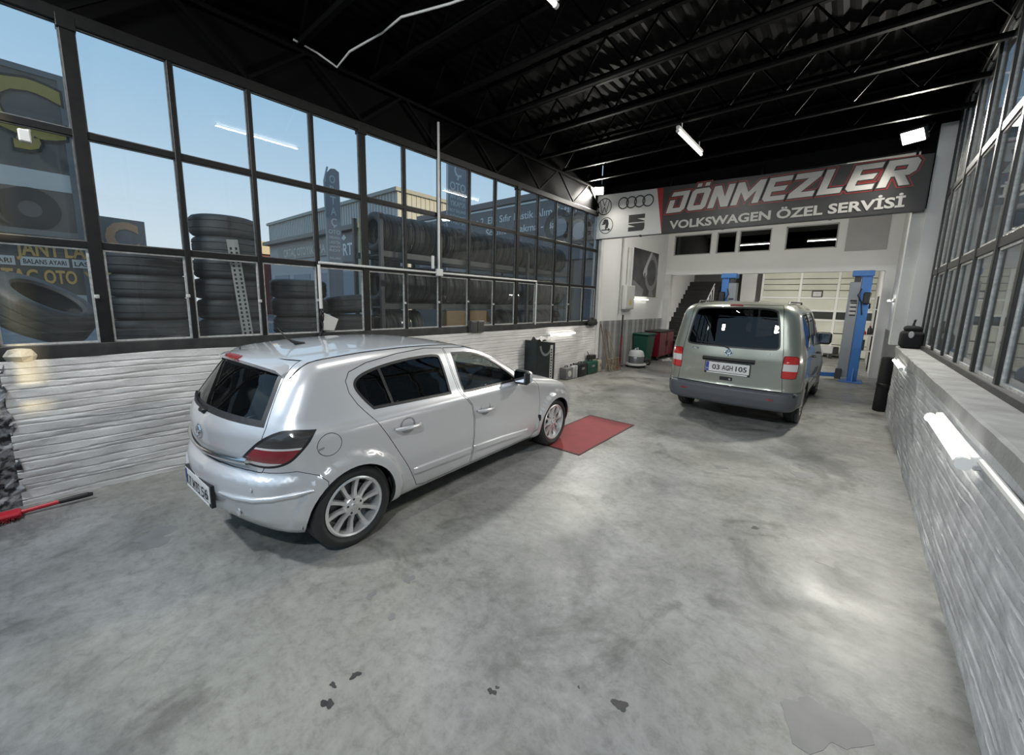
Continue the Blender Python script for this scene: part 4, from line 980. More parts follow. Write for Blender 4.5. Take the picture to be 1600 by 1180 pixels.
seat(van, .45, 0, 1.2, .60, .45); obj('dashboard', G().bbox(1.85, -.70, .75, 2.15, .70, 1.05, .06, 2), M_inner, van); obj('floor_pan', G().box(-.6, -.70, .30, 3.0, .70, .34), M_inner, van)
# ---------------------------------------------------------------- the long sign
M_signw = mat('sign_white', (.50, .50, .485), .4); M_signk = mat('sign_black', (.022, .021, .020), .45); M_signr = mat('sign_red', (.27, .012, .010), .45)
M_signl = mat('sign_lettering', (.42, .41, .385), .45)
SX0, SX1, SZ0, STL, STR = -4.985, .62, 3.254, 4.255, 4.062
def SF(u, v, d): return (SX0+(SX1-SX0)*u, 8.90-d, SZ0+(STL+(STR-STL)*u-SZ0)*v)
sign = thing('sign_board', 'long black, white and red workshop sign reading DÖNMEZLER across the hall', 'sign', SF(.5, 0, 0))
def sobj(name, g, m, par=None, smooth=None):
    o = sign.location; g.v = [(x-o[0], y-o[1], z-o[2]) for x, y, z in g.v]; return obj(name, g, m, par or sign, smooth)
def squad(poly, d0, d1): return G().prism(poly, d0, d1, SF)
sobj('frame', squad([(-.003, -.012), (1.003, -.012), (1.003, 1.012), (-.003, 1.012)], -.09, -.004), M_dark)
sobj('white_panel', squad([(0, 0), (.285, 0), (.255, 1), (0, 1)], -.01, .004), M_signw)
sobj('red_panel', squad([(.285, 0), (.2855, 0), (.279, 1), (.255, 1)], -.01, .004), M_signr)
sobj('black_panel', squad([(.2855, 0), (1, 0), (1, 1), (.279, 1)], -.01, .004), M_signk)
sc = (SX1-SX0)/.92     # sign-wide metres to one height unit
GL = {'D': (.88, [[(0, 0), (.72, 0), (.88, .14), (.88, 1), (.06, 1), (0, .80), (.62, .80), (.62, .22), (.26, .22), (.26, .62), (0, .62)]]),
 'O': (.88, [[(.12, 0), (.445, 0), (.445, .22), (.27, .22), (.27, .78), (.445, .78), (.445, 1), (.12, 1), (0, .88), (0, .12)], [(.435, 0), (.76, 0), (.88, .12), (.88, .88), (.76, 1), (.435, 1), (.435, .78), (.61, .78), (.61, .22), (.435, .22)], [(.15, 1.09), (.36, 1.09), (.36, 1.25), (.15, 1.25)], [(.52, 1.09), (.73, 1.09), (.73, 1.25), (.52, 1.25)]]),
 'N': (.90, [[(0, 0), (.27, 0), (.27, .55), (.60, 0), (.90, 0), (.90, 1), (.63, 1), (.63, .45), (.30, 1), (0, 1)]]),
 'M': (1.14, [[(0, 0), (.26, 0), (.26, .56), (.57, .12), (.88, .56), (.88, 0), (1.14, 0), (1.14, 1), (.88, 1), (.57, .52), (.26, 1), (0, 1)]]),
 'E': (.86, [[(.12, 0), (.86, 0), (.86, .20), (.27, .20), (.27, .40), (.74, .40), (.80, .60), (.27, .60), (.27, .80), (.86, .80), (.86, 1), (0, 1), (0, .12)]]),
 'Z': (.90, [[(0, 0), (.90, 0), (.90, .22), (.40, .22), (.90, .80), (.90, 1), (0, 1), (0, .78), (.50, .78), (0, .20)]]),
 'L': (.78, [[(0, 0), (.78, 0), (.78, .22), (.27, .22), (.27, 1), (0, 1)]]),
 'R': (.92, [[(0, 0), (.27, 0), (.27, 1), (0, 1)], [(.26, .77), (.62, .77), (.62, .60), (.26, .60), (.26, .38), (.78, .38), (.92, .52), (.92, .86), (.78, 1), (.26, 1)], [(.38, .38), (.66, .38), (.94, 0), (.64, 0)]])}
word = 'DONMEZLER'; gap = .13; tot = sum(GL[c][0] for c in word)+gap*(len(word)-1)
x = 0; letters = []
for ch in word: letters.append((x, ch)); x += GL[ch][0]+gap
def place(px, py, lx):
    u0 = .297+(.962-.297)*((lx+px)/tot); hh = .435+.045*((lx+px)/tot)
    return (u0+.020*py, .430+.064*((lx+px)/tot)+hh*py)
for lx, ch in letters:
    ks = .665/tot
    for nm, off, m, d0, d1 in (('letter_outline', -.085, M_signr, .0045, .0060), ('letter_edge', -.05, M_signk, .0060, .0075), ('letter', 0, M_signl, .0075, .0105)):
        g = G()
        for k, pol in enumerate(GL[ch][1]):
            q = [place(px, py, lx) for px, py in (offset_poly(pol, off) if off else pol)]; g.prism(q, d0+.0001*k, d1+.0001*k, SF)
        sobj(nm, g, m)
def tl(u, v, d):  # second line: u along the line in metres, v up in metres
    t = (u+1.85)/3.7; uu = .312+(.962-.312)*t; return SF(uu, .085+.016*t+v*(1.0+.12*t)*1.15, .0045+d)
g = G(); put_text(g, 'VOLKSWAGEN ÖZEL SERVİSİ', tl, 0, 0, .15, .004, bold=.032, width=3.68, wide=1.2); sobj('lettering', g, M_signl)
ar = 1.0/((SX1-SX0)/.95)   # height unit -> u unit
def at(u0, v0): return lambda a, b, d: SF(u0+a*ar, v0+b, .0045+d)
f = at(.034, .735); g = G(); put_ring(g, 0, 0, .172, .195, f)
for sgn in (-1, 1):
    put_poly(g, [(sgn*.135, .105), (sgn*.105, .125), (sgn*.015, -.01), (sgn*.03, -.035)][::sgn], f, .001) if 0 else None
for a, b, w_ in (((-.125, .125), (-.055, -.15), .017), ((-.055, -.15), (0, -.01), .017), ((0, -.01), (.055, -.15), .017), ((.055, -.15), (.125, .125), .017), ((-.06, .165), (0, .02), .017), ((0, .02), (.06, .165), .017)):
    dx, dy = b[0]-a[0], b[1]-a[1]; l = math.hypot(dx, dy); n_ = (-dy/l*w_/2, dx/l*w_/2); put_poly(g, [(a[0]+n_[0], a[1]+n_[1]), (a[0]-n_[0], a[1]-n_[1]), (b[0]-n_[0], b[1]-n_[1]), (b[0]+n_[0], b[1]+n_[1])], f, .001)
sobj('round_logo', g, M_ink)
g = G()
for u in (.119, .1535, .188, .2225): put_ring(g, 0, 0, .110, .138, at(u, .765), .0005*(u*100 % 2), 40)
sobj('four_ring_logo', g, M_ink)
f = at(.046, .295); g = G(); put_ring(g, 0, 0, .172, .190, f)
for k in range(3): put_poly(g, [(-.12+.02*k, .02+.045*k), (-.10+.02*k, .055+.045*k), (-.02, .075+.03*k), (.0, .03+.03*k)], f)
put_poly(g, [(-.03, -.06), (.05, -.06), (.07, .04), (.05, .13), (.0, .15), (-.05, .15), (-.0, .06)], f, .001); put_poly(g, [(-.13, -.10), (-.11, -.085), (.06, -.085), (.06, -.06), (.13, -.095), (.06, -.13), (.06, -.105), (-.11, -.105)], f, .002); put_poly(g, [(-.02, -.085), (.02, -.085), (.02, -.05), (-.02, -.05)], f, .0005)
sobj('winged_arrow_logo', g, M_ink)
f = at(.1805, .295); g = G()
put_poly(g, [(-.20, .185), (.20, .185), (.20, .09), (.02, .09), (.20, .03), (.20, .01), (-.20, .01), (-.20, .145)], f)
put_poly(g, [(-.20, -.01), (.20, -.01), (.20, -.145), (.16, -.185), (-.20, -.185), (-.20, -.09), (-.02, -.09), (-.20, -.03)], f, .001)
sobj('angular_logo', g, M_ink)
for u in (.20, .50, .80): sobj('clip', squad([(u-.004, -.03), (u+.004, -.03), (u+.004, .012), (u-.004, .012)], -.05, .012), M_dark)
for u in (.02, .3, .6, .97):
    p = SF(u, 1, 0); sobj('hanger', G().bar((p[0], 8.95, p[2]-.05), (p[0], 9.12, 4.46), .03), M_black)

# ---------------------------------------------------------------- floor items along the walls
M_matred = mat('red_mat', (.27, .035, .04), .75, noise=(6, (.20, .03, .033), .25), bump=(90, .5))
rm = thing('floor_mat', 'red rectangular floor mat with a thin dark edge under the front wheel', 'mat', (-2.56, 4.58, 0), .012)
obj('mat_panel', G().bbox(-.34, -.75, .001, .34, .75, .005, .002), M_matred, rm); ed = G()
for q in ((-.36, -.78, .36, -.75), (-.36, .75, .36, .78), (-.36, -.75, -.34, .75), (.34, -.75, .36, .75)): ed.box(q[0], q[1], .0, q[2], q[3], .006)
obj('mat_edge', ed, mat('mat_edge', (.05, .012, .012), .7), rm)
M_redp = mat('red_plastic', (.50, .02, .035), .4); M_redb = mat('dark_red_bristles', (.16, .008, .012), .9)
br = thing('floor_brush', 'red brush with a black grip lying by the left wall', 'brush', (-4.69, .05, .03), 0)
obj('handle', G().tube([(0.005, -.13, .012), (0, -.34, .0)], .016, 10), M_redp, br); obj('grip', G().tube([(.01, .06, .012), (.01, .03, .016), (.007, -.05, .014), (.005, -.13, .012)], [.014, .02, .021, .018], 10), M_dark, br)
obj('brush_head', G().bbox(-.05, -.72, -.015, .07, -.32, .025, .015, 2), M_redp, br)
bb = G(); rb_ = random.Random(4)
for i in range(320):
    x_, y_ = -.05+.13*rb_.random(), -.72+.40*rb_.random(); bb.bar((x_, y_, -.01), (x_+.05*rb_.uniform(.2, 1), y_+.02*rb_.uniform(-1, 1), -.028+.035*rb_.random()), .005)
o = obj('bristles', bb, M_redb, br); o['kind'] = 'stuff'
# black cabinet with a white strip
M_cab = mat('black_cabinet_print', (.007, .009, .010), .4, noise=(3, (.013, .020, .022), .06))
cb = thing('cabinet', 'tall black oil cabinet with a white printed strip against the left wall', 'cabinet', (-4.73, 6.45, 0))
obj('cabinet_body', G().prism([(-.32, 0), (.30, 0), (.30, .90), (-.32, .97)], -.15, .15, lambda u, v, a: (a, u, v)), M_cab, cb)
obj('front_strip', G().box(.151, .13, .12, .154, .22, .86), mat('strip_white', (.5, .5, .49), .5), cb)
g = G(); rc = random.Random(5)
for k in range(11): g.box(.155, .145, .20+.055*k, .156, .205-.02*rc.random(), .235+.055*k)
obj('strip_print', g, M_ink, cb)
obj('small_label', G().box(.151, .08, .04, .154, .27, .10), M_signw, cb)
g = G(); 
for k in range(12):
    a0 = PI*(1.05+.9*k/12); a1 = PI*(1.05+.9*(k+1)/12)
    put_poly(g, [(.20*math.cos(a0), .20*math.sin(a0)), (.27*math.cos(a0), .25*math.sin(a0)), (.27*math.cos(a1), .25*math.sin(a1)), (.20*math.cos(a1), .20*math.sin(a1))], lambda u, v, d: (.1515+d, -.02+u*.8, .90+v), .001)
obj('grey_arc', g, mat('print_grey', (.16, .17, .18), .4), cb)
obj('top_tray', G().bbox(-.10, -.20, .945, .08, .16, .975, .01), M_dark, cb)
cl = obj('cleaning_cloth', G().grid(14, 14, lambda u, v: (-.12+.24*u, -.16+.32*v, .02*math.sin(u*9)+.02*math.cos(v*7+u*4)-.05*(2*u-1)**4)), M_signw, None, 60, loc=(-4.72, 6.45, 1.005)); tag(cl, 'white cleaning cloth lying on top of the black cabinet', 'cloth')
# portable cases along the foot of the left wall
def case(y0, y1, h, m, label, name='tool_case', handle=True, disc=False, cat='case'):
    t = thing(name, label, cat, (-4.80, y0, 0), 0, 'tool cases along the left wall'); d = y1-y0
    obj('case_body', G().bbox(-.085, .005, 0, .10, d-.005, h, .02, 2), m, t, 50)
    if handle: obj('case_handle', G().tube([(.0, d*.3, h-.01), (.0, d*.32, h+.035), (.0, d*.68, h+.035), (.0, d*.7, h-.01)], .012, 8), M_dark, t)
    if disc: obj('round_face', G().lathe([(0, .012), (.065, .010), (.072, 0)], 22, lambda r, a, hh: (.10+hh, d/2+r*math.cos(a), h*.5+r*math.sin(a))), M_signw, t, 40)
    else: obj('latch', G().bbox(.098, d*.35, h*.55, .112, d*.65, h*.72, .005), M_steel, t)
case(7.42, 7.68, .27, mat('grey_plastic', (.16, .16, .16), .5), 'grey case with a round white face beside the black cabinet', disc=True)
case(7.70, 7.80, .28, mat('silver_plastic', (.42, .42, .42), .4), 'thin silver case, first of two beside the grey case')
case(7.81, 7.91, .29, MATS['silver_plastic'], 'thin silver case touching the black tool case')
case(7.94, 8.34, .30, mat('black_case', (.010, .011, .012), .45), 'black tool case standing between the silver and green cases')
case(8.38, 8.86, .31, mat('dark_green_case', (.007, .055, .036), .45), 'dark green tool case at the far end of the case row')
case(8.89, 9.06, .30, mat('beige_canister', (.33, .30, .22), .6), 'beige plastic canister beside the dark green tool case', 'canister', cat='canister')
bx_ = thing('parts_box', 'small black box on top of the dark green tool case', 'box', (-4.80, 8.68, .357)); obj('box_body', G().bbox(-.07, -.13, -.01, .07, .12, .10, .012), M_dark, bx_); obj('box_flap', G().bar((.0, -.13, .10), (-.03, -.16, .19), .05, .01), M_dark, bx_)
M_wood = mat('worn_wood', (.20, .13, .075), .7, noise=(12, (.12, .08, .05), .25))
for y0, y1, z1, lab, rd in ((9.30, 9.20, 1.20, 'dark wooden pole leaning on the grey panelling', .016), (9.42, 9.50, 1.05, 'pale wooden pole leaning in the middle of the pole group', .014), (9.80, 9.66, .98, 'short wooden pole with a red head leaning right of the others', .013)):
    t = thing('wooden_pole', lab, 'pole', (-4.62, y0, 0), 0, 'wooden poles leaning on the grey panelling'); obj('shaft', G().tube([(0, 0, .012), (-.25, y1-y0, z1)], rd, 8), M_wood if rd > .013 else mat('pale_wood', (.34, .25, .15), .7), t)
    obj('head', G().bar((.01, -.035, .03), (.01, .035, .03), .05, .04), M_redp if rd < .014 else M_steel, t)
for k in range(4):
    t = thing('axle_stand', 'small rusty axle stand, %s of four in the row before the poles' % ('first', 'second', 'third', 'last')[k], 'stand', (-4.56, 9.16+.17*k, 0), 0, 'axle stands before the poles'); mm = mat('rusty_tan_steel', (.26, .20, .13), .6, .3)
    for sx_ in (-1, 1):
        for sy_ in (-1, 1): obj('leg', G().bar((.07*sx_, .055*sy_, 0), (.015*sx_, .015*sy_, .22), .014), mm, t)
    obj('post', G().bbox(-.018, -.018, .17, .018, .018, .31, .004), mm, t); obj('saddle', G().bbox(-.025, -.04, .31, .025, .04, .33, .006), mm, t)
rp_ = thing('support_post', 'tall red and black post standing behind the vacuum cleaner', 'post', (-4.79, 10.28, 0)); obj('red_section', G().tube([(0, 0, .02), (0, 0, .86)], .026, 10), mat('dark_red_paint', (.14, .012, .02), .5), rp_); obj('black_section', G().tube([(0, 0, .86), (0, 0, 1.42)], .022, 10), M_dark, rp_); obj('foot', G().lathe([(0, .025), (.09, .022), (.10, 0)], 16), M_dark, rp_)
vc = thing('vacuum_cleaner', 'drum vacuum cleaner with a white top standing before the green bin', 'vacuum cleaner', (-4.42, 10.50, 0))
fnl = lambda r, a, h: (r*math.cos(a), r*math.sin(a), h)
obj('drum', G().lathe([(0, .10), (.20, .10), (.205, .13), (.205, .30), (.20, .31)], 28), mat('grey_drum', (.17, .175, .18), .3, .5), vc, 40); obj('rim_band', G().lathe([(.207, .30), (.215, .305), (.215, .33), (.207, .335)], 28), M_signw, vc, 40)
obj('motor_head', G().lathe([(.20, .335), (.195, .40), (.16, .455), (.08, .475), (0, .48)], 28), mat('pale_grey_plastic', (.46, .47, .47), .4), vc, 50); obj('carry_handle', G().tube([(0, -.11, .45), (0, -.08, .52), (0, .08, .52), (0, .11, .45)], .015, 8), MATS['pale_grey_plastic'], vc)
obj('base_ring', G().lathe([(.22, .05), (.27, .055), (.285, .08), (.27, .11), (.20, .115)], 28), mat('pale_base', (.40, .40, .39), .5), vc, 50); obj('tank_bottom', G().lathe([(0, .045), (.24, .045), (.25, .06)], 24), M_dark, vc)
for k in range(4):
    a = PI/4+k*PI/2; obj('caster', G().lathe([(0, -.02), (.045, -.02), (.045, .02), (0, .02)], 14, lambda r, b, h: (.23*math.cos(a)+h, .23*math.sin(a)+r*math.cos(b), .045+r*math.sin(b))), M_dark, vc)
obj('hose', G().tube([(.20, .05, .22), (.30, .08, .24), (.33, .18, .17), (.25, .32, .06), (.05, .38, .035), (-.1, .33, .035)], .024, 10), M_dark, vc, 60)
gb = thing('wheeled_bin', 'dark green wheeled bin between the vacuum cleaner and the red chest', 'bin', (-4.62, 11.45, 0)); M_gbin = mat('dark_green_plastic', (.004, .055, .036), .45)
V = []
for z, hx, hy in ((.06, .17, .21), (.80, .22, .27), (.83, .24, .29)): V += [(-hx, -hy, z), (hx, -hy, z), (hx, hy, z), (-hx, hy, z)]
obj('bin_body', G().add(V, [(3, 2, 1, 0)]+[(4*i+k, 4*i+(k+1) % 4, 4*i+4+(k+1) % 4, 4*i+4+k) for i in range(2) for k in range(4)]+[(8, 9, 10, 11)]), M_gbin, gb); obj('lid', G().bbox(-.25, -.30, .83, .26, .30, .885, .02), M_gbin, gb)
for s in (-1, 1): obj('bin_wheel', G().lathe([(0, -.025), (.09, -.025), (.09, .025), (0, .025)], 18, lambda r, a, h: (-.14+r*math.cos(a), s*.19+h, .09+r*math.sin(a))), M_dark, gb)
tcx = thing('tool_chest', 'dark red two-door tool chest under the poster', 'tool chest', (-4.62, 12.72, 0)); M_chest = mat('dark_red_enamel', (.12, .004, .011), .35)
obj('chest_body', G().bbox(-.24, -.62, .12, .20, .62, .88, .01), M_chest, tcx); obj('chest_top', G().bbox(-.25, -.64, .88, .23, .64, .915, .01), M_dark, tcx)
for s in (-1, 1):
    d = obj('chest_door', G().bbox(.20, min(s*.02, s*.60), .15, .222, max(s*.02, s*.60), .86, .008), M_chest, tcx); obj('chest_door_handle', G().bbox(.222, min(s*.06, s*.08), .45, .24, max(s*.06, s*.08), .60, .004), M_dark, d)
    for sy_ in (-.5, .5): obj('caster', G().lathe([(0, -.018), (.055, -.018), (.055, .018), (0, .018)], 14, lambda r, a, h: (s*.15+r*math.cos(a), sy_+h, .06+r*math.sin(a))), M_dark, tcx)
    obj('fork', G().box(s*.15-.02, -.53, .06, s*.15+.02, -.47, .13).box(s*.15-.02, .47, .06, s*.15+.02, .53, .13), M_steel, tcx)
o = tag(obj('cloth_heap', G().grid(16, 12, lambda u, v: (-.16+.32*u, -.22+.44*v, max(.004, .07*math.sin(PI*u)*math.sin(PI*v)+.02*math.sin(9*u+5*v)))), M_signw, None, 60, loc=(-4.26, 12.55, 0)), 'crumpled white cloth on the floor before the red tool chest', 'cloth')
for yy, lab, hh in ((13.42, 'low black crate beside the red tool chest', .52), (14.05, 'black plastic crate at the foot of the stairs', .62)):
    t = thing('crate', lab, 'crate', (-4.45, yy+.2, 0)); obj('crate_body', G().bbox(-.22, -.18, 0, .22, .20, hh, .03), M_dark, t); obj('crate_lid', G().bbox(-.24, -.20, hh, .24, .22, hh+.035, .012), mat('dark_lid', (.03, .03, .032), .4), t)
fx = thing('gas_bottle', 'pale grey cylinder fixed to the wall by the stairs', 'cylinder', (-5.35, 15.0, 1.0)); obj('bottle', G().lathe([(0, 0), (.09, .01), (.095, .05), (.095, .36), (.07, .43), (.03, .46), (0, .46)], 18), mat('pale_bottle', (.40, .41, .38), .4), fx, 50); obj('valve', G().bbox(-.03, -.03, .45, .03, .03, .53, .008), M_dark, fx); obj('wall_bracket', G().bbox(-.10, -.03, .18, -.06, .03, .24, .004), M_dark, fx)

# ---------------------------------------------------------------- on the left wall
PF = lambda u, v, d: (-4.915+d, u, v)
po = thing('poster', 'dark poster of a hand with a spanner over a wheel', 'poster', (-4.915, 11.9, 2.62))
def pobj(name, g, m): g.v = [(x+4.915, y-11.9, z-2.62) for x, y, z in g.v]; return obj(name, g, m, po)
pobj('poster_sheet', G().prism([(11.0, 1.95), (12.84, 1.95), (12.84, 3.30), (11.0, 3.30)], -.004, .006, PF), mat('poster_black', (.016, .016, .018), .35, noise=(2.4, (.06, .06, .065), .16, 8)))
M_pg = mat('poster_grey', (.20, .20, .21), .4); M_pl = mat('poster_light', (.46, .46, .46), .4)
g = G(); put_poly(g, [(12.20, 3.28), (12.34, 3.28), (11.98, 2.80), (12.02, 2.62), (11.90, 2.52), (11.88, 2.66), (11.80, 2.64), (11.80, 2.50), (11.70, 2.64), (11.80, 2.80)], PF, .007); pobj('spanner_print', g, M_pl)
g = G(); put_ring(g, 12.35, 2.68, .40, .56, PF, .0068, 30, .9); put_poly(g, [(11.02, 1.97), (11.75, 1.97), (11.82, 2.16), (11.40, 2.30), (11.02, 2.42)], PF, .0072); put_poly(g, [(12.30, 2.30), (12.62, 1.97), (12.20, 1.97)], PF, .0074); pobj('wheel_print', g, M_pg)
eb = thing('electric_box', 'white electric box with a yellow warning mark on the left wall', 'box', (-4.90, 10.65, 1.9)); obj('box_body', G().bbox(0, -.28, -.33, .12, .28, .33, .012), M_white, eb); obj('box_door', G().bbox(.12, -.25, -.30, .132, .25, .30, .006), M_signw, eb)
g = G(); put_poly(g, [(-.09, -.20), (.09, -.20), (0, -.02)], lambda u, v, d: (.133+d, u, v), .001); obj('warning_mark', g, mat('warning_yellow', (.55, .45, .05), .5), eb)
obj('upper_trunking', G().bbox(0, -.06, .33, .06, .06, 1.35, .006), M_white, eb)
pp = tag(obj('wall_pipe', G().tube([(-4.88, 10.22, 1.45), (-4.88, 10.22, 3.4), (-4.88, 10.1, 3.62), (-4.88, 9.2, 3.75)], .022, 8), M_grey), 'thin grey pipe rising on the wall left of the electric box', 'pipe')
# conduits, junction box and small things at the left windows
M_cond = mat('white_conduit', (.64, .64, .62), .45)
def cond(name, pts, lab, r=.016): return tag(obj(name, G().tube(pts, r, 8), M_cond), lab, 'conduit')
cond('conduit', [(-4.925, 2.19, 2.125), (-4.925, 3.95, 2.125)], 'white conduit along the window rail left of the junction box')
cond('conduit', [(-4.925, 4.07, 2.125), (-4.925, 6.50, 2.125)], 'white conduit along the window rail right of the junction box')
cond('conduit', [(-4.925, 4.01, 2.18), (-4.925, 4.01, 4.27)], 'tall white conduit rising from the junction box past the girder', .017)
cond('conduit', [(-4.925, 2.19, 2.10), (-4.925, 2.19, 1.58)], 'short white conduit dropping to the paper sheet', .018)
cond('conduit', [(-4.925, 6.50, 2.10), (-4.925, 6.50, 1.26)], 'white conduit dropping to the sill at the far windows', .016)
jb = thing('junction_box', 'white square junction box on the left window rail', 'box', (-4.925, 4.01, 2.13)); obj('box_body', G().bbox(-.02, -.055, -.055, .035, .055, .055, .008), M_cond, jb); obj('box_lid', G().bbox(.035, -.05, -.05, .041, .05, .05, .004), M_cond, jb); obj('stub', G().bbox(-.01, -.14, .05, .02, -.10, .24, .004), M_cond, jb)
tag(obj('paper_sheet', G().prism([(2.215, 1.53), (2.39, 1.45), (2.33, 1.31), (2.19, 1.32)], -4.905, -4.902, lambda u, v, a: (a, u, v)), mat('paper', (.60, .60, .57), .8)), 'white paper sheet stuck at the foot of the short conduit', 'paper')
g = G(); rk = random.Random(8)
for k in range(4): g.tube([(-4.92+.01*k, 2.19+.012*rk.uniform(-1, 1), 1.58), (-4.90, 2.16+.05*rk.random(), 1.50), (-4.91, 2.21-.05*rk.random(), 1.42), (-4.90, 2.19, 1.34), (-4.90, 2.17-.02*k, 1.22)], .007, 6)
tag(obj('cable_bundle', g, M_dark), 'tangled black cables hanging below the short conduit', 'cable')
ab = thing('alarm_sensor', 'small white alarm sensor on the nearest window rail', 'sensor', (-4.925, .04, 2.90)); obj('sensor_body', G().bbox(-.015, -.032, -.075, .035, .032, .015, .008), M_cond, ab); obj('sensor_arm', G().bar((-.03, .03, .03), (0, .0, .01), .015), M_cond, ab)
for y_, lab in ((4.72, 'dark grey control box on the left ledge, nearer one'), (4.88, 'grey-green control box beside the dark one on the ledge')):
    t = thing('control_box', lab, 'box', (-4.92, y_, 1.176)); obj('box_body', G().bbox(-.05, -.07, 0, .07, .07, .20, .008), mat('ctl_dark', (.05, .05, .048), .5) if y_ < 4.8 else mat('ctl_green', (.11, .115, .10), .5), t); obj('box_front', G().bbox(.07, -.055, .02, .078, .055, .18, .004), MATS['ctl_dark'], t)
st_ = G().lathe([(0, 0), (.07, .01), (.085, .05), (.06, .10), (0, .115)], 9, lambda r, a, h: (r*math.cos(a)*(1+.25*math.sin(3*a+h*30)), 1.25*r*math.sin(a)*(1+.2*math.cos(2*a+1)), h))
tag(obj('stone', st_, mat('pale_stone', (.52, .48, .40), .85, bump=(40, .8)), None, None, loc=(-4.95, -.15, 1.16)), 'pale rough stone lying at the near end of the left ledge', 'stone')
bgm = mat('black_cloth', (.010, .010, .011), .9)
tag(obj('cloth_heap', G().lathe([(0, 0), (.16, .005), (.20, .05), (.15, .12), (.05, .15), (0, .15)], 16, lambda r, a, h: (.5*r*math.cos(a), 1.2*r*math.sin(a)*(1+.15*math.sin(4*a)), h*(1+.3*math.sin(3*a)))), bgm, None, 60, loc=(-4.86, 8.72, 1.176)), 'crumpled black cloth at the far end of the left ledge', 'cloth')
tag(obj('roof_cable', G().tube([(-4.95, 2.05, 4.46), (-4.95, 2.3, 4.44), (-4.90, 2.5, 4.36), (-4.6, 2.50, 4.42), (-4.1, 2.6, 4.47), (-3.7, 2.56, 4.44), (-3.2, 2.75, 4.45), (-2.4, 2.93, 4.43)], .011, 6), M_cond), 'white cable slung under the dark roof trusses', 'cable')

# ---------------------------------------------------------------- right side
bag = thing('tool_bag', 'black tool bag standing at the far end of the right ledge', 'bag', (.72, 8.66, 1.160))
obj('bag_body', G().bbox(-.13, -.17, 0, .13, .17, .26, .05, 3), bgm, bag, 60); obj('bag_flap', G().bbox(-.10, -.14, .25, .10, .14, .34, .04, 2), bgm, bag, 60)
obj('bag_handle', G().tube([(0, -.09, .33), (0, -.07, .42), (.02, .07, .43), (0, .09, .33)], .014, 8), M_dark, bag); obj('bag_badge', G().lathe([(0, 0), (.035, .001), (.04, -.003)], 16, lambda r, a, h: (-.02+.8*r*math.cos(a), -.172-h, .21+1.3*r*math.sin(a))), M_signw, bag)
rl_ = thing('rubber_roll', 'black rolled rubber mat leaning at the end of the right wall', 'roll', (.53, 9.30, 0)); obj('roll', G().lathe([(.03, 0), (.115, 0), (.12, .02), (.11, .90), (.10, .93), (.03, .93)], 22, lambda r, a, h: (.75*r*math.cos(a)+.01*h, 1.3*r*math.sin(a), h)), bgm, rl_, 50); obj('strap', G().lathe([(.118, .44), (.124, .45), (.124, .48), (.118, .49)], 22, lambda r, a, h: (.76*r*math.cos(a)+.01*h, 1.31*r*math.sin(a), h)), M_dark, rl_)
M_blue = mat('blue_lift_paint', (.035, .16, .50), .40, noise=(8, (.05, .18, .46), .3)); M_lgrey = mat('grey_lift_paint', (.27, .29, .32), .4, noise=(3, (.22, .24, .27), .3))
def lift(x, mir, lab):
    t = thing('lift_column', lab, 'lift', (x, 12.55, 0)); X = lambda a: mir*a
    def bxx(x0, y0, z0, x1, y1, z1, b=.008): a, c = sorted((X(x0), X(x1))); return G().bbox(a, y0, z0, c, y1, z1, b)
    obj('base_plate', bxx(-.12, -.30, 0, .32, .30, .025), M_blue, t); obj('column', bxx(.03, -.10, .02, .22, .16, 2.50, .012), M_blue, t)
    obj('carriage', bxx(-.17, -.12, .10, .035, .10, 2.36, .01), M_lgrey, t); obj('head', bxx(-.15, -.16, 2.49, .24, .18, 2.62, .012), M_blue, t)
    obj('head_bracket', bxx(-.10, -.10, 2.34, .02, .06, 2.49), mat('lift_dark', (.04, .04, .045), .5), t)
    for k in range(4): obj('label_strip', bxx(-.12, -.124, 1.90-.095*k, .0, -.119, 1.945-.095*k, .001), M_signw if k else M_ink, t); obj('label_strip', bxx(-.10, -.125, 1.855-.095*k, .01, -.1195, 1.885-.095*k, .001), M_ink, t)
    for s in (-1, 1): obj('gusset', G().prism([(0, 0), (.17, 0), (0, .30)], -.008, .008, lambda u, v, a, s=s: (X(.13)+a, s*(.12+u), .025+v)), M_blue, t)
    arm = obj('lift_arm', G().bar((X(-.10), -.02, .13), (X(-.95), -.45, .13), .10, .09), M_blue, t); obj('arm_pad', G().lathe([(0, .03), (.05, .03), (.055, 0), (.05, -.03), (0, -.03)], 16, lambda r, a, h: (X(-.95)+r*math.cos(a), -.45+r*math.sin(a), .21+h)), M_dark, arm)
    obj('arm_lock', bxx(-.20, -.20, .05, -.08, -.08, .30), mat('lift_dark', (.04, .04, .045), .5), t); obj('hose', G().tube([(X(.05), -.11, 2.2), (X(.0), -.20, 2.05), (X(.08), -.16, 1.9), (X(.12), -.12, 1.6)], .012, 8), M_dark, t)
    obj('motor', bxx(.10, -.20, 1.85, .24, -.08, 2.12, .02), M_dark, t)
    return t
lift(.02, 1, 'blue and grey lift column standing right of the van'); lift(-2.70, -1, 'blue and grey lift column behind the van, near the stairs')
sh = thing('shelf_rack', 'steel rack of workshop bits behind the right lift column', 'shelf', (.10, 14.9, 0))
for sx_ in (0, .36):
    for sy_ in (0, .5): obj('upright', G().bbox(sx_, sy_, 0, sx_+.03, sy_+.03, 2.1, .003), M_dark, sh)
for z in (.55, 1.0, 1.72): obj('shelf_board', G().bbox(-.01, -.01, z, .40, .54, z+.025, .004), M_signw, sh)
rs = random.Random(12); nm = 0
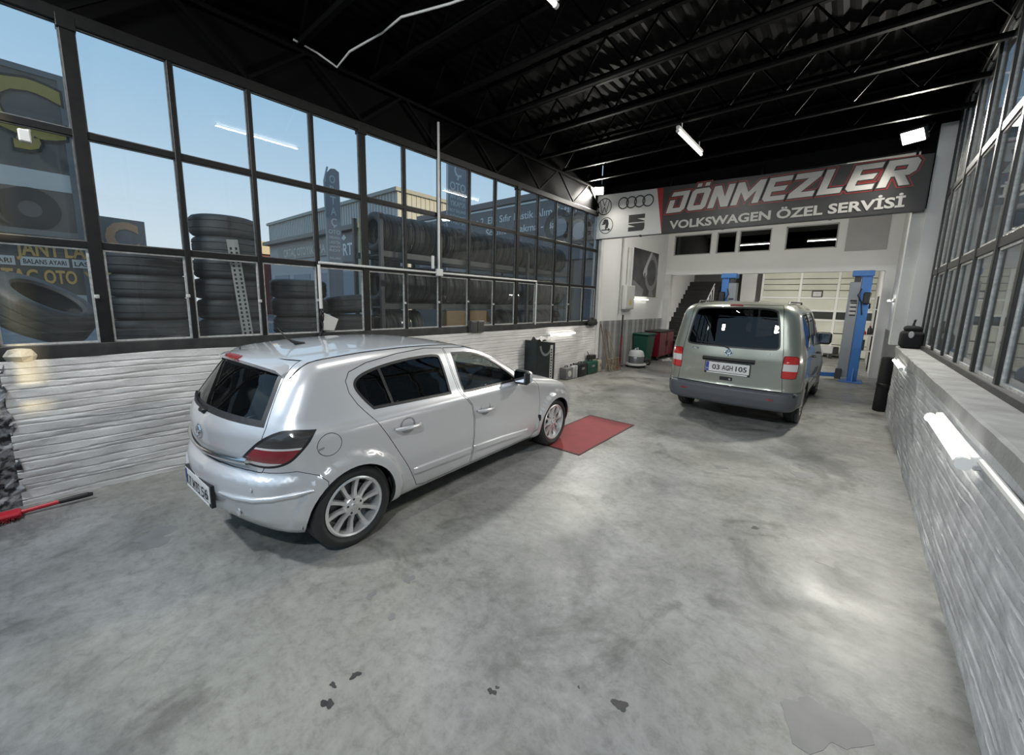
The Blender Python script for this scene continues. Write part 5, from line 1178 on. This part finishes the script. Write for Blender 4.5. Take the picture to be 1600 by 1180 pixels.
for z, its in ((1.026, (('black jug', M_dark, .30), ('red funnel', M_redp, .12), ('black can', M_dark, .24))), (1.746, (('grey bottle', M_grey, .26), ('black filter', M_dark, .2))), (.576, (('black drum', M_dark, .34), ('dark box', M_dark, .28)))):
    for k, (lab, m, h) in enumerate(its):
        t = thing(lab.split()[1], '%s on the %s shelf of the steel rack' % (lab, {1.026: 'middle', 1.746: 'top', .576: 'lowest'}[z]), lab.split()[1], (.16+.12*k, 15.05+.02*k, z))
        if lab.endswith('box'): obj('box_body', G().bbox(-.055, -.08, 0, .055, .08, h, .01), m, t); obj('box_lid', G().bbox(-.058, -.083, h, .058, .083, h+.02, .005), M_dark, t)
        else: obj(lab.split()[1]+'_body', G().lathe([(0, 0), (.05, 0), (.055, .02), (.052, h*.7), (.022, h*.88), (.022, h), (0, h)], 16), m, t, 50); obj('cap', G().lathe([(.024, h-.01), (.026, h+.012), (0, h+.014)], 12), M_redp, t)
ck = thing('wall_clock', 'rectangular framed clock hanging on the cream door panel', 'clock', (-1.10, 18.40, 2.24)); obj('clock_frame', G().bbox(-.16, -.02, -.12, .16, .02, .12, .01), mat('clock_frame', (.05, .048, .04), .5), ck); obj('clock_face', G().box(-.12, -.025, -.085, .12, -.021, .085), M_signw, ck); obj('clock_hands', G().bar((0, -.028, 0), (.06, -.028, .02), .012, .004).bar((0, -.028, 0), (-.03, -.028, .04), .012, .004), M_ink, ck)
bn = thing('crate', 'white crate with black ends lying before the cream door', 'crate', (-.75, 17.9, .0)); obj('crate_body', G().bbox(-.45, -.15, .16, .35, .15, .42, .02), M_signw, bn); obj('crate_end', G().bbox(.35, -.15, .16, .50, .15, .40, .02), M_dark, bn); obj('runner', G().box(-.40, -.12, 0, -.32, .12, .17).box(.25, -.12, 0, .33, .12, .17), M_dark, bn)
# ---------------------------------------------------------------- outside, beyond the left windows
struct('platform', G().box(-6.9, -1.5, -.03, -5.18, 9.5, 1.0), mat('outdoor_concrete', (.30, .29, .27), .9, noise=(3, (.2, .2, .19), .25)))
def tyre_prof(R, W, rim):
    o = W/2; return [(rim, -o+.03), (rim+.02, -o+.008), (R-.06, -o), (R-.025, -o+.012), (R-.004, -o+.035), (R, -o+.05), (R, -.045), (R-.009, -.042), (R-.009, -.034), (R, -.031), (R, .031), (R-.009, .034), (R-.009, .042), (R, .045), (R, o-.05), (R-.004, o-.035), (R-.025, o-.012), (R-.06, o), (rim+.02, o-.008), (rim, o-.03), (rim+.012, o-.045), (R-.03, o-.06), (R-.03, -o+.06), (rim+.012, -o+.045)]
tm = {}
def tyre(loc, R, W, rot, label, group, n=36):
    key = (R, W)
    if key not in tm: tm[key] = G().lathe(tyre_prof(R, W, R*.62), n, close=True).mesh('tyre', M_rubber, 35)
    return tag(link('tyre', tm[key], None, loc, rot), label, 'tyre', group)
rt = random.Random(3); names = ('lowest', 'second', 'third', 'fourth', 'fifth', 'sixth', 'topmost')
def stack(x, y, k, R, W, lab, tilt=0):
    for i in range(k):
        which = 'topmost' if i == k-1 else names[i]
        tyre((x+.012*rt.uniform(-1, 1), y+.012*rt.uniform(-1, 1), 1.0+W/2+W*i+.03*(tilt > 0 and i == k-1)), R, W, (tilt*(i == k-1), 0, rt.random()*6), '%s tyre of the %s' % (which, lab), 'tyres stacked outside the left windows')
stack(-5.54, .73, 5, .325, .225, 'wide stack behind the second window column')
stack(-5.48, 1.41, 7, .318, .223, 'tall stack behind the perforated strip')
stack(-5.55, 2.20, 4, .33, .232, 'stack left of the paper sheet')
stack(-5.60, 2.90, 3, .325, .235, 'low stack right of the paper sheet', .12)
tyre((-5.50, -.02, 1.56), .37, .29, tuple(Vector((.34, .50, .80)).to_track_quat('Z', 'Y').to_euler()), 'big used tyre leaning tilted behind the nearest window', 'tyres stacked outside the left windows', 48)
rkd = sempty('tyre_rack'); rkd['kind'] = 'thing'; tag(rkd, 'long dark steel rack full of standing tyres outside the windows', 'rack')
M_rack = mat('rack_steel', (.08, .08, .082), .45, .3)
for y in (3.32, 4.42, 6.8, 8.6):
    for x in (-6.15, -5.40): obj('upright', G().bbox(x-.025, y-.03, 1.0, x+.025, y+.03, 2.75 if y > 3.4 else 2.95, .004), M_rack, rkd)
for z in (2.38, 1.60):
    for x in (-6.10, -5.45): obj('shelf_beam', G().bbox(x-.02, 3.32, z-.045, x+.02, 8.6, z+.045, .004), M_rack, rkd)
    obj('shelf_deck', G().box(-6.1, 3.32, z-.03, -5.45, 8.6, z-.02), M_rack, rkd)
ORD = 'first second third fourth fifth sixth seventh eighth ninth tenth eleventh twelfth thirteenth fourteenth fifteenth sixteenth seventeenth eighteenth nineteenth twentieth twenty-first twenty-second twenty-third twenty-fourth twenty-fifth'.split()
for i in range(24): tyre((-5.78+.012*rt.uniform(-1, 1), 3.48+.212*i, 2.425+.30), .30, .20, (PI/2, .3*rt.uniform(-1, 1), .018*rt.uniform(-1, 1)), '%s standing tyre from the near end of the upper rack row' % ORD[i], 'tyres on the upper shelf of the rack')
for i in range(24): tyre((-5.78+.012*rt.uniform(-1, 1), 3.48+.212*i, 1.645+.30), .30, .20, (PI/2, .3*rt.uniform(-1, 1), .018*rt.uniform(-1, 1)), '%s standing tyre from the near end of the middle rack row' % ORD[i], 'tyres on the middle shelf of the rack')
for i in range(8): tyre((-5.78, 6.4+.27*i, 1.0+.265), .265, .24, (PI/2, 0, .04*rt.uniform(-1, 1)), '%s standing tyre under the rack, counting from the cardboard away' % ORD[i], 'tyres on the ground under the rack')
for i in range(3): tyre((-5.78, 3.55+.27*i, 1.0+.265), .265, .24, (PI/2, 0, .04*rt.uniform(-1, 1)), '%s standing tyre under the rack on the near side of the cardboard' % ORD[i], 'tyres on the ground under the rack')
cbx = thing('cardboard_box', 'flat brown cardboard box under the tyre rack', 'box', (-5.50, 5.05, 1.0)); M_card = mat('cardboard', (.30, .20, .105), .85); obj('box_body', G().bbox(-.16, -.50, 0, .12, .50, .53, .01), M_card, cbx); obj('box_flap', G().add([(.12, .50, .53), (-.16, .50, .53), (-.10, .66, .30), (.10, .66, .30)], [(0, 1, 2, 3)]), M_card, cbx)
ps = thing('perforated_strip', 'white perforated steel strip leaning on the tall tyre stack', 'strip', (-5.08, 1.45, 1.22), rot=(math.radians(4.5), 0, 0)); M_strip = mat('strip_paint', (.50, .50, .48), .5)
obj('strip_plate', G().bbox(-.004, -.052, 0, .004, .052, 1.08, .001), M_strip, ps); g = G()
for k in range(22):
    for s in (-1, 1): g.bbox(.0041, s*.024-.010, .03+.045*k, .0052, s*.024+.010, .056+.045*k, .001)
obj('slots', g, M_ink, ps)
# the dark billboard at the near end
M_board = mat('board_dark', (.155, .145, .135), .5); M_gold = mat('gold_lettering', (.55, .38, .08), .4); M_orange = mat('orange_gold_lettering', (.80, .50, .17), .4); M_lw = mat('label_white', (.75, .76, .75), .5)
bbd = thing('billboard', 'dark tyre-shop billboard with gold letters at the near end', 'sign', (-8.0, -1.5, 1.3))
BF = lambda u, v, d: (d, u+1.5, v-1.3)        # u = world y, v = world z
obj('board_panel', G().prism([(-4.5, 1.3), (.47, 1.3), (.47, 4.40), (-4.5, 4.40)], -.08, 0, BF), M_board, bbd)
ef = G()
for q in ((-4.5, 4.33, .47, 4.40), (.40, 1.3, .47, 4.33)): ef.prism([(q[0], q[1]), (q[2], q[1]), (q[2], q[3]), (q[0], q[3])], 0, .012, BF)
obj('board_edge', ef, mat('board_edge', (.22, .23, .24), .5), bbd)
g = G(); put_text(g, 'TAÇ', BF, -.60, 3.595, .68, .014, bold=.05, width=2.08); obj('lettering', g, M_ink, bbd); g = G(); put_text(g, 'TAÇ', BF, -.60, 3.61, .65, .018, bold=.03, width=2.03); obj('lettering', g, M_gold, bbd)
obj('pale_band', G().prism([(-4.5, 2.93), (.40, 2.98), (.40, 3.20), (-4.5, 3.22)], 0, .006, BF), M_lw, bbd)
g = G()
for k in range(5):
    cy = .02-.62*k; put_ring(g, cy, 2.72, .10, .26, BF, .008+.0005*k, 30); put_ring(g, cy-.10, 2.70, .20, .24, BF, .011+.0005*k, 30)
obj('tyre_print', g, mat('print_dark', (.025, .026, .03), .5), bbd)
obj('lower_band', G().prism([(-4.5, 2.45), (.40, 2.40), (.40, 2.47), (-4.5, 2.52)], 0, .014, BF), mat('print_midgrey', (.26, .26, .25), .5), bbd)
obj('lower_panel', G().prism([(.47, 1.3), (1.30, 1.3), (1.30, 2.38), (.47, 2.38)], -.08, 0, BF), M_board, bbd)
for s_, u_, v_, h_, w_ in (('OTO', -.48, 2.15, .18, .42), ('JANT', .03, 2.15, .18, .37), ('LASTİK', .53, 2.15, .18, .55), ('ORTAÇ', -.25, 1.81, .17, .50), ('OTO', .19, 1.81, .17, .29), ('YIKAMA', .72, 1.81, .17, .64)):
    g = G(); put_text(g, s_, BF, u_, v_, h_, .016, bold=.03, width=w_); obj('lettering', g, M_orange, bbd)
lb = G(); lt_ = G()
for u0, u1, s in ((-.62, -.17, 'ROT AYARI'), (-.13, .28, 'BALANS AYARI'), (.31, .62, 'LASTİK')):
    lb.prism([(u0, 2.02), (u1, 2.02), (u1, 2.13), (u0, 2.13)], 0, .014, BF); put_text(lt_, s, BF, (u0+u1)/2, 2.045, .06, .016, bold=.01, width=(u1-u0)*.88)
for u0, u1, s in ((-.80, -.33, 'Sökme Takma'), (-.28, .08, 'Balans'), (.13, .40, 'Lastik')):
    lb.prism([(u0, 1.56), (u1, 1.55), (u1, 1.66), (u0, 1.67)], 0, .014, BF); put_text(lt_, s, BF, (u0+u1)/2, 1.59, .05, .016, width=(u1-u0)*.8)
obj('white_labels', lb, M_lw, bbd); obj('label_lettering', lt_, M_ink, bbd)
for y in (-4.0, -2.0, .2): obj('board_leg', G().bbox(-.12, y+1.44, -1.33, -.02, y+1.56, .1, .005), M_black, bbd)
b2 = thing('small_sign', 'dark sign with orange-gold letters behind the wide tyre stack', 'sign', (-10.0, .4, 0)); SF2 = lambda u, v, d: (d, u-.4, v)
obj('sign_panel', G().prism([(-.5, 1.5), (1.34, 1.5), (1.35, 2.98), (-.5, 3.02)], -.08, 0, SF2), mat('sign_slate', (.235, .225, .22), .5), b2); obj('sign_leg', G().box(-.08, -.4, -.03, -.02, -.3, 1.6).box(-.08, .6, -.03, -.02, .7, 1.6), M_black, b2)
g = G(); put_text(g, 'TAÇ', SF2, .63, 2.43, .50, .01, bold=.045, width=1.25); obj('lettering', g, mat('copper_lettering', (.72, .40, .22), .5), b2)
# feather flags
def flag(x, y, z1, wd, lines, lab, big):
    t = thing('feather_flag', lab, 'flag', (x, y, 0)); FF = lambda u, v, d: (d, u, v)
    obj('mast', G().tube([(0, -wd*.55, 0), (0, -wd*.55, z1-.3), (0, -wd*.3, z1)], .02, 6), mat('mast_grey', (.5, .5, .5), .5), t)
    pol = [(-wd*.5, .7), (wd*.5, .7), (wd*.5, z1-.05), (wd*.2, z1), (-wd*.1, z1-.02), (-wd*.35, z1-.12), (-wd*.5, z1-.35)]
    obj('flag_cloth', G().prism(pol, -.004, .004, FF), mat('flag_slate', (.37, .345, .36), .7), t)
    g = G()
    for s, v, h in lines: put_text(g, s, FF, 0, v, h, .006, bold=.015, width=min(wd*.82, wd*.82 if len(s) > 1 else h*.75))
    obj('flag_lettering', g, M_lw, t)
flag(-9.0, 4.38, 4.48, .32, [('O', 4.17, .17), ('R', 3.95, .17), ('T', 3.73, .17), ('A', 3.50, .17), ('Ç', 3.27, .17), ('OTO', 3.10, .09), ('YIKAMA', 2.99, .06), ('LASTİK', 2.89, .06), ('JANT', 2.80, .05), ('ROT', 2.72, .05), ('BALANS', 2.55, .05), ('TAMİR', 2.40, .05)], 'slate feather flag with white vertical letters, the nearer of two', .2)
flag(-9.0, 8.02, 6.6, .72, [('A', 5.75, .34), ('Ç', 5.16, .36), ('OTO', 4.78, .22), ('JANT LASTİK', 4.55, .15), ('YIKAMA', 4.35, .15), ('ROT BALANS', 4.18, .09), ('SÖKME', 4.02, .09), ('TAKMA', 3.86, .12)], 'slate feather flag with a pale Ç, the farther and larger one', .2)
# dark shop front with tyre pictures
sf = thing('shop_building', 'dark tyre-shop front with white writing and tyre pictures', 'building', (-10.0, 13.0, 0)); SB = lambda u, v, d: (u+10.0, -d, v)
obj('shop_wall', G().box(-8, .02, -.03, 4.25, 4, 5.0), mat('shop_wall', (.10, .10, .105), .8), sf); obj('fascia', G().prism([(-17.5, 3.3), (-5.7, 3.3), (-5.7, 5.88), (-17.5, 5.80)], -.2, .03, SB), mat('fascia_slate', (.17, .165, .17), .5), sf)
obj('fascia_cap', G().prism([(-17.6, 5.62), (-5.65, 5.70), (-5.65, 5.94), (-17.6, 5.86)], .03, .10, SB), mat('cap_brown', (.2, .17, .165), .5), sf); obj('white_line', G().prism([(-17.5, 5.50), (-5.7, 5.58), (-5.7, 5.65), (-17.5, 5.57)], .03, .05, SB), M_lw, sf)
g = G(); put_text(g, '• 2. El - Sıfır Lastik Alım Satım', SB, -10.7, 5.0, .29, .04, bold=.012, width=5.2); put_text(g, 'Sökme - Takma - Balans', SB, -10.5, 4.50, .29, .04, bold=.012, width=4.4);  obj('fascia_lettering', g, M_lw, sf)
for u, v, r in ((-8.9, 4.55, .62), (-8.05, 4.35, .60), (-7.1, 4.25, .60), (-6.1, 4.2, .62)):
    g = G(); put_ring(g, u, v, r*.62, r, SB, .042, 30); obj('tyre_picture', g, mat('print_dark', (.025, .026, .03), .5), sf); g = G(); put_ring(g, u+.1, v-.05, 0, r*.5, SB, .045, 24); obj('rim_picture', g, mat('print_pale', (.30, .31, .33), .5), sf)
# far buildings
M_clad = mat('pale_cladding', (.42, .43, .43), .6)
fb = thing('factory_building', 'long pale clad building far off with a sunlit end wall', 'building', (-25.0, 16.7, 0)); obj('building_wall', G().box(-24, 0, -.03, 0, 34, 9.1), M_clad, fb); obj('roof_edge', G().box(-24.2, -.2, 9.0, .2, 34.2, 9.25), mat('roof_edge', (.30, .31, .30), .6), fb)
g = G()
for k in range(60): g.box(-24+.4*k, -.05, 0, -23.9+.4*k, 0, 9.0)
for k in range(84): g.box(0, .4*k, 0, .05, .1+.4*k, 9.0)
o = obj('cladding_ribs', g, M_clad, fb); o['kind'] = 'stuff'
lb2 = thing('low_building', 'low red-walled building with a pale roof far to the left', 'building', (-40, 11.0, 0)); obj('building_wall', G().box(-10, 0, -.03, 0, 5, 5.2), mat('red_wall', (.22, .06, .05), .8), lb2); obj('roof', G().prism([(-.4, 5.2), (5.4, 5.2), (5.4, 5.8), (-.4, 6.6)], -10.3, .4, lambda u, v, a: (a, u, v)), mat('pale_roof', (.50, .46, .38), .7), lb2)
sp_ = thing('shop_row', 'row of grey shops with pale sign bands in the distance', 'building', (-30, 12.2, 0)); SR = lambda u, v, d: (u+30, -d, v)
obj('building_wall', G().box(-6, 0, -.03, 8.6, 2.4, 5.6), mat('shop_grey', (.48, .455, .45), .8), sp_); obj('canopy', G().box(-6, -.5, 5.5, 8.7, .1, 5.75), M_board, sp_)
obj('sign_band', G().prism([(-34.0, 4.3), (-25.7, 4.3), (-25.7, 5.35), (-34.0, 5.15)], 0, .1, SR), mat('band_cream', (.33, .32, .28), .6), sp_); g = G(); put_text(g, 'ORTAÇ OTO', SR, -31.0, 4.5, .55, .11, bold=.02, width=3.8); put_text(g, 'YIKAMA', SR, -27.6, 4.5, .55, .11, bold=.02, width=2.9); obj('band_lettering', g, mat('band_text', (.60, .58, .50), .5), sp_)
obj('dark_sign', G().prism([(-25.0, 3.75), (-22.3, 3.75), (-22.3, 5.45), (-25.0, 5.40)], .1, .2, SR), mat('sign_slate2', (.13, .14, .15), .5), sp_); g = G(); put_text(g, 'ORT', SR, -23.5, 4.15, .7, .21, bold=.02, width=1.9); put_poly(g, [(-23.8, 5.15), (-23.5, 5.0), (-23.2, 5.15), (-23.5, 5.35)], SR, .21); obj('dark_sign_lettering', g, M_lw, sp_)
for k, x in enumerate((-5.2, -1.6, 2.0, 5.6)): obj('shop_door', G().box(x, -.03, 0, x+2.8, 0, 3.2), mat('shop_shutter', (.28, .29, .33), .6), sp_)
tag(obj('yellow_column', G().bbox(-.16, -.16, 0, .16, .16, 5.2, .02), mat('yellow_paint', (.62, .50, .16), .6), None, None, loc=(-17.0, 9.6, -.03)), 'yellow column by the dark ORT sign', 'column')
pl = thing('plank_fence', 'dark upright plank fence beside the tyre rack', 'fence', (-9.6, 5.6, 0)); 
for k in range(8): obj('plank', G().bbox(-.015, .11*k, -.03, .015, .11*k+.10, 3.35-.02*(k % 3), .003), M_black, pl)
# neighbour seen through the right windows, and buildings behind the viewer
M_nb = mat('neighbour_wall', (.36, .37, .38), .85, noise=(1.2, (.24, .245, .26), .3))
nbb = thing('neighbour_building', 'dark banded building close outside the right windows', 'building', (5.5, 14.0, 0)); obj('building_wall', G().box(-4.2, 0, -.03, 8, 8, 6.15), M_nb, nbb)
for k in range(14): obj('course', G().bbox(-4.22, -.05, .25+.42*k, 8, 0, .53+.42*k, .01), mat('neighbour_band', (.46, .47, .48), .8, noise=(3, (.34, .35, .36), .3)), nbb)
nw = thing('garden_wall', 'grey block wall running outside the right windows', 'wall', (4.2, 6.0, 0)); obj('wall_body', G().box(0, -12, -.03, .3, 8, 2.5), M_nb, nw); obj('coping', G().bbox(-.05, -12, 2.5, .35, 8, 2.6, .01), mat('coping', (.3, .3, .3), .8), nw)

# buildings across the yard: an unseen one added on the right to block the low sun, one behind the viewer
M_yard = mat('pale_render', (.52, .52, .50), .8, noise=(.8, (.44, .44, .42), .3)); M_shut = mat('white_shutter', (.7, .72, .75), .5)
hh = thing('house', 'tall pale house added across the yard on the right to block the sun', 'house', (8, -20, 0)); obj('building_wall', G().box(0, 0, -.03, 1.2, 21.04, 11.2), M_yard, hh); obj('sun_gap_wing', G().box(0, 21.04, -.03, 1.2, 21.72, 3.9), M_yard, hh); obj('far_shade_wing', G().box(0, 21.72, -.03, 1.2, 33.5, 11.2), M_yard, hh)  # added sun blocker; its low part lets the warm streak reach the wall
for k in range(4): obj('shutter', G().box(-.05, 3+7*k, 0, 0, 7+7*k, 3.2), M_shut, hh)
h2 = thing('house', 'low pale house behind the viewer with white shutters', 'house', (-30, -15, 0)); obj('building_wall', G().box(0, -8, -.03, 36, 0, 4.6), M_yard, h2)
for k in range(6): obj('shutter', G().box(2+5.6*k, 0, 0, 6+5.6*k, .05, 3.2), M_shut, h2)
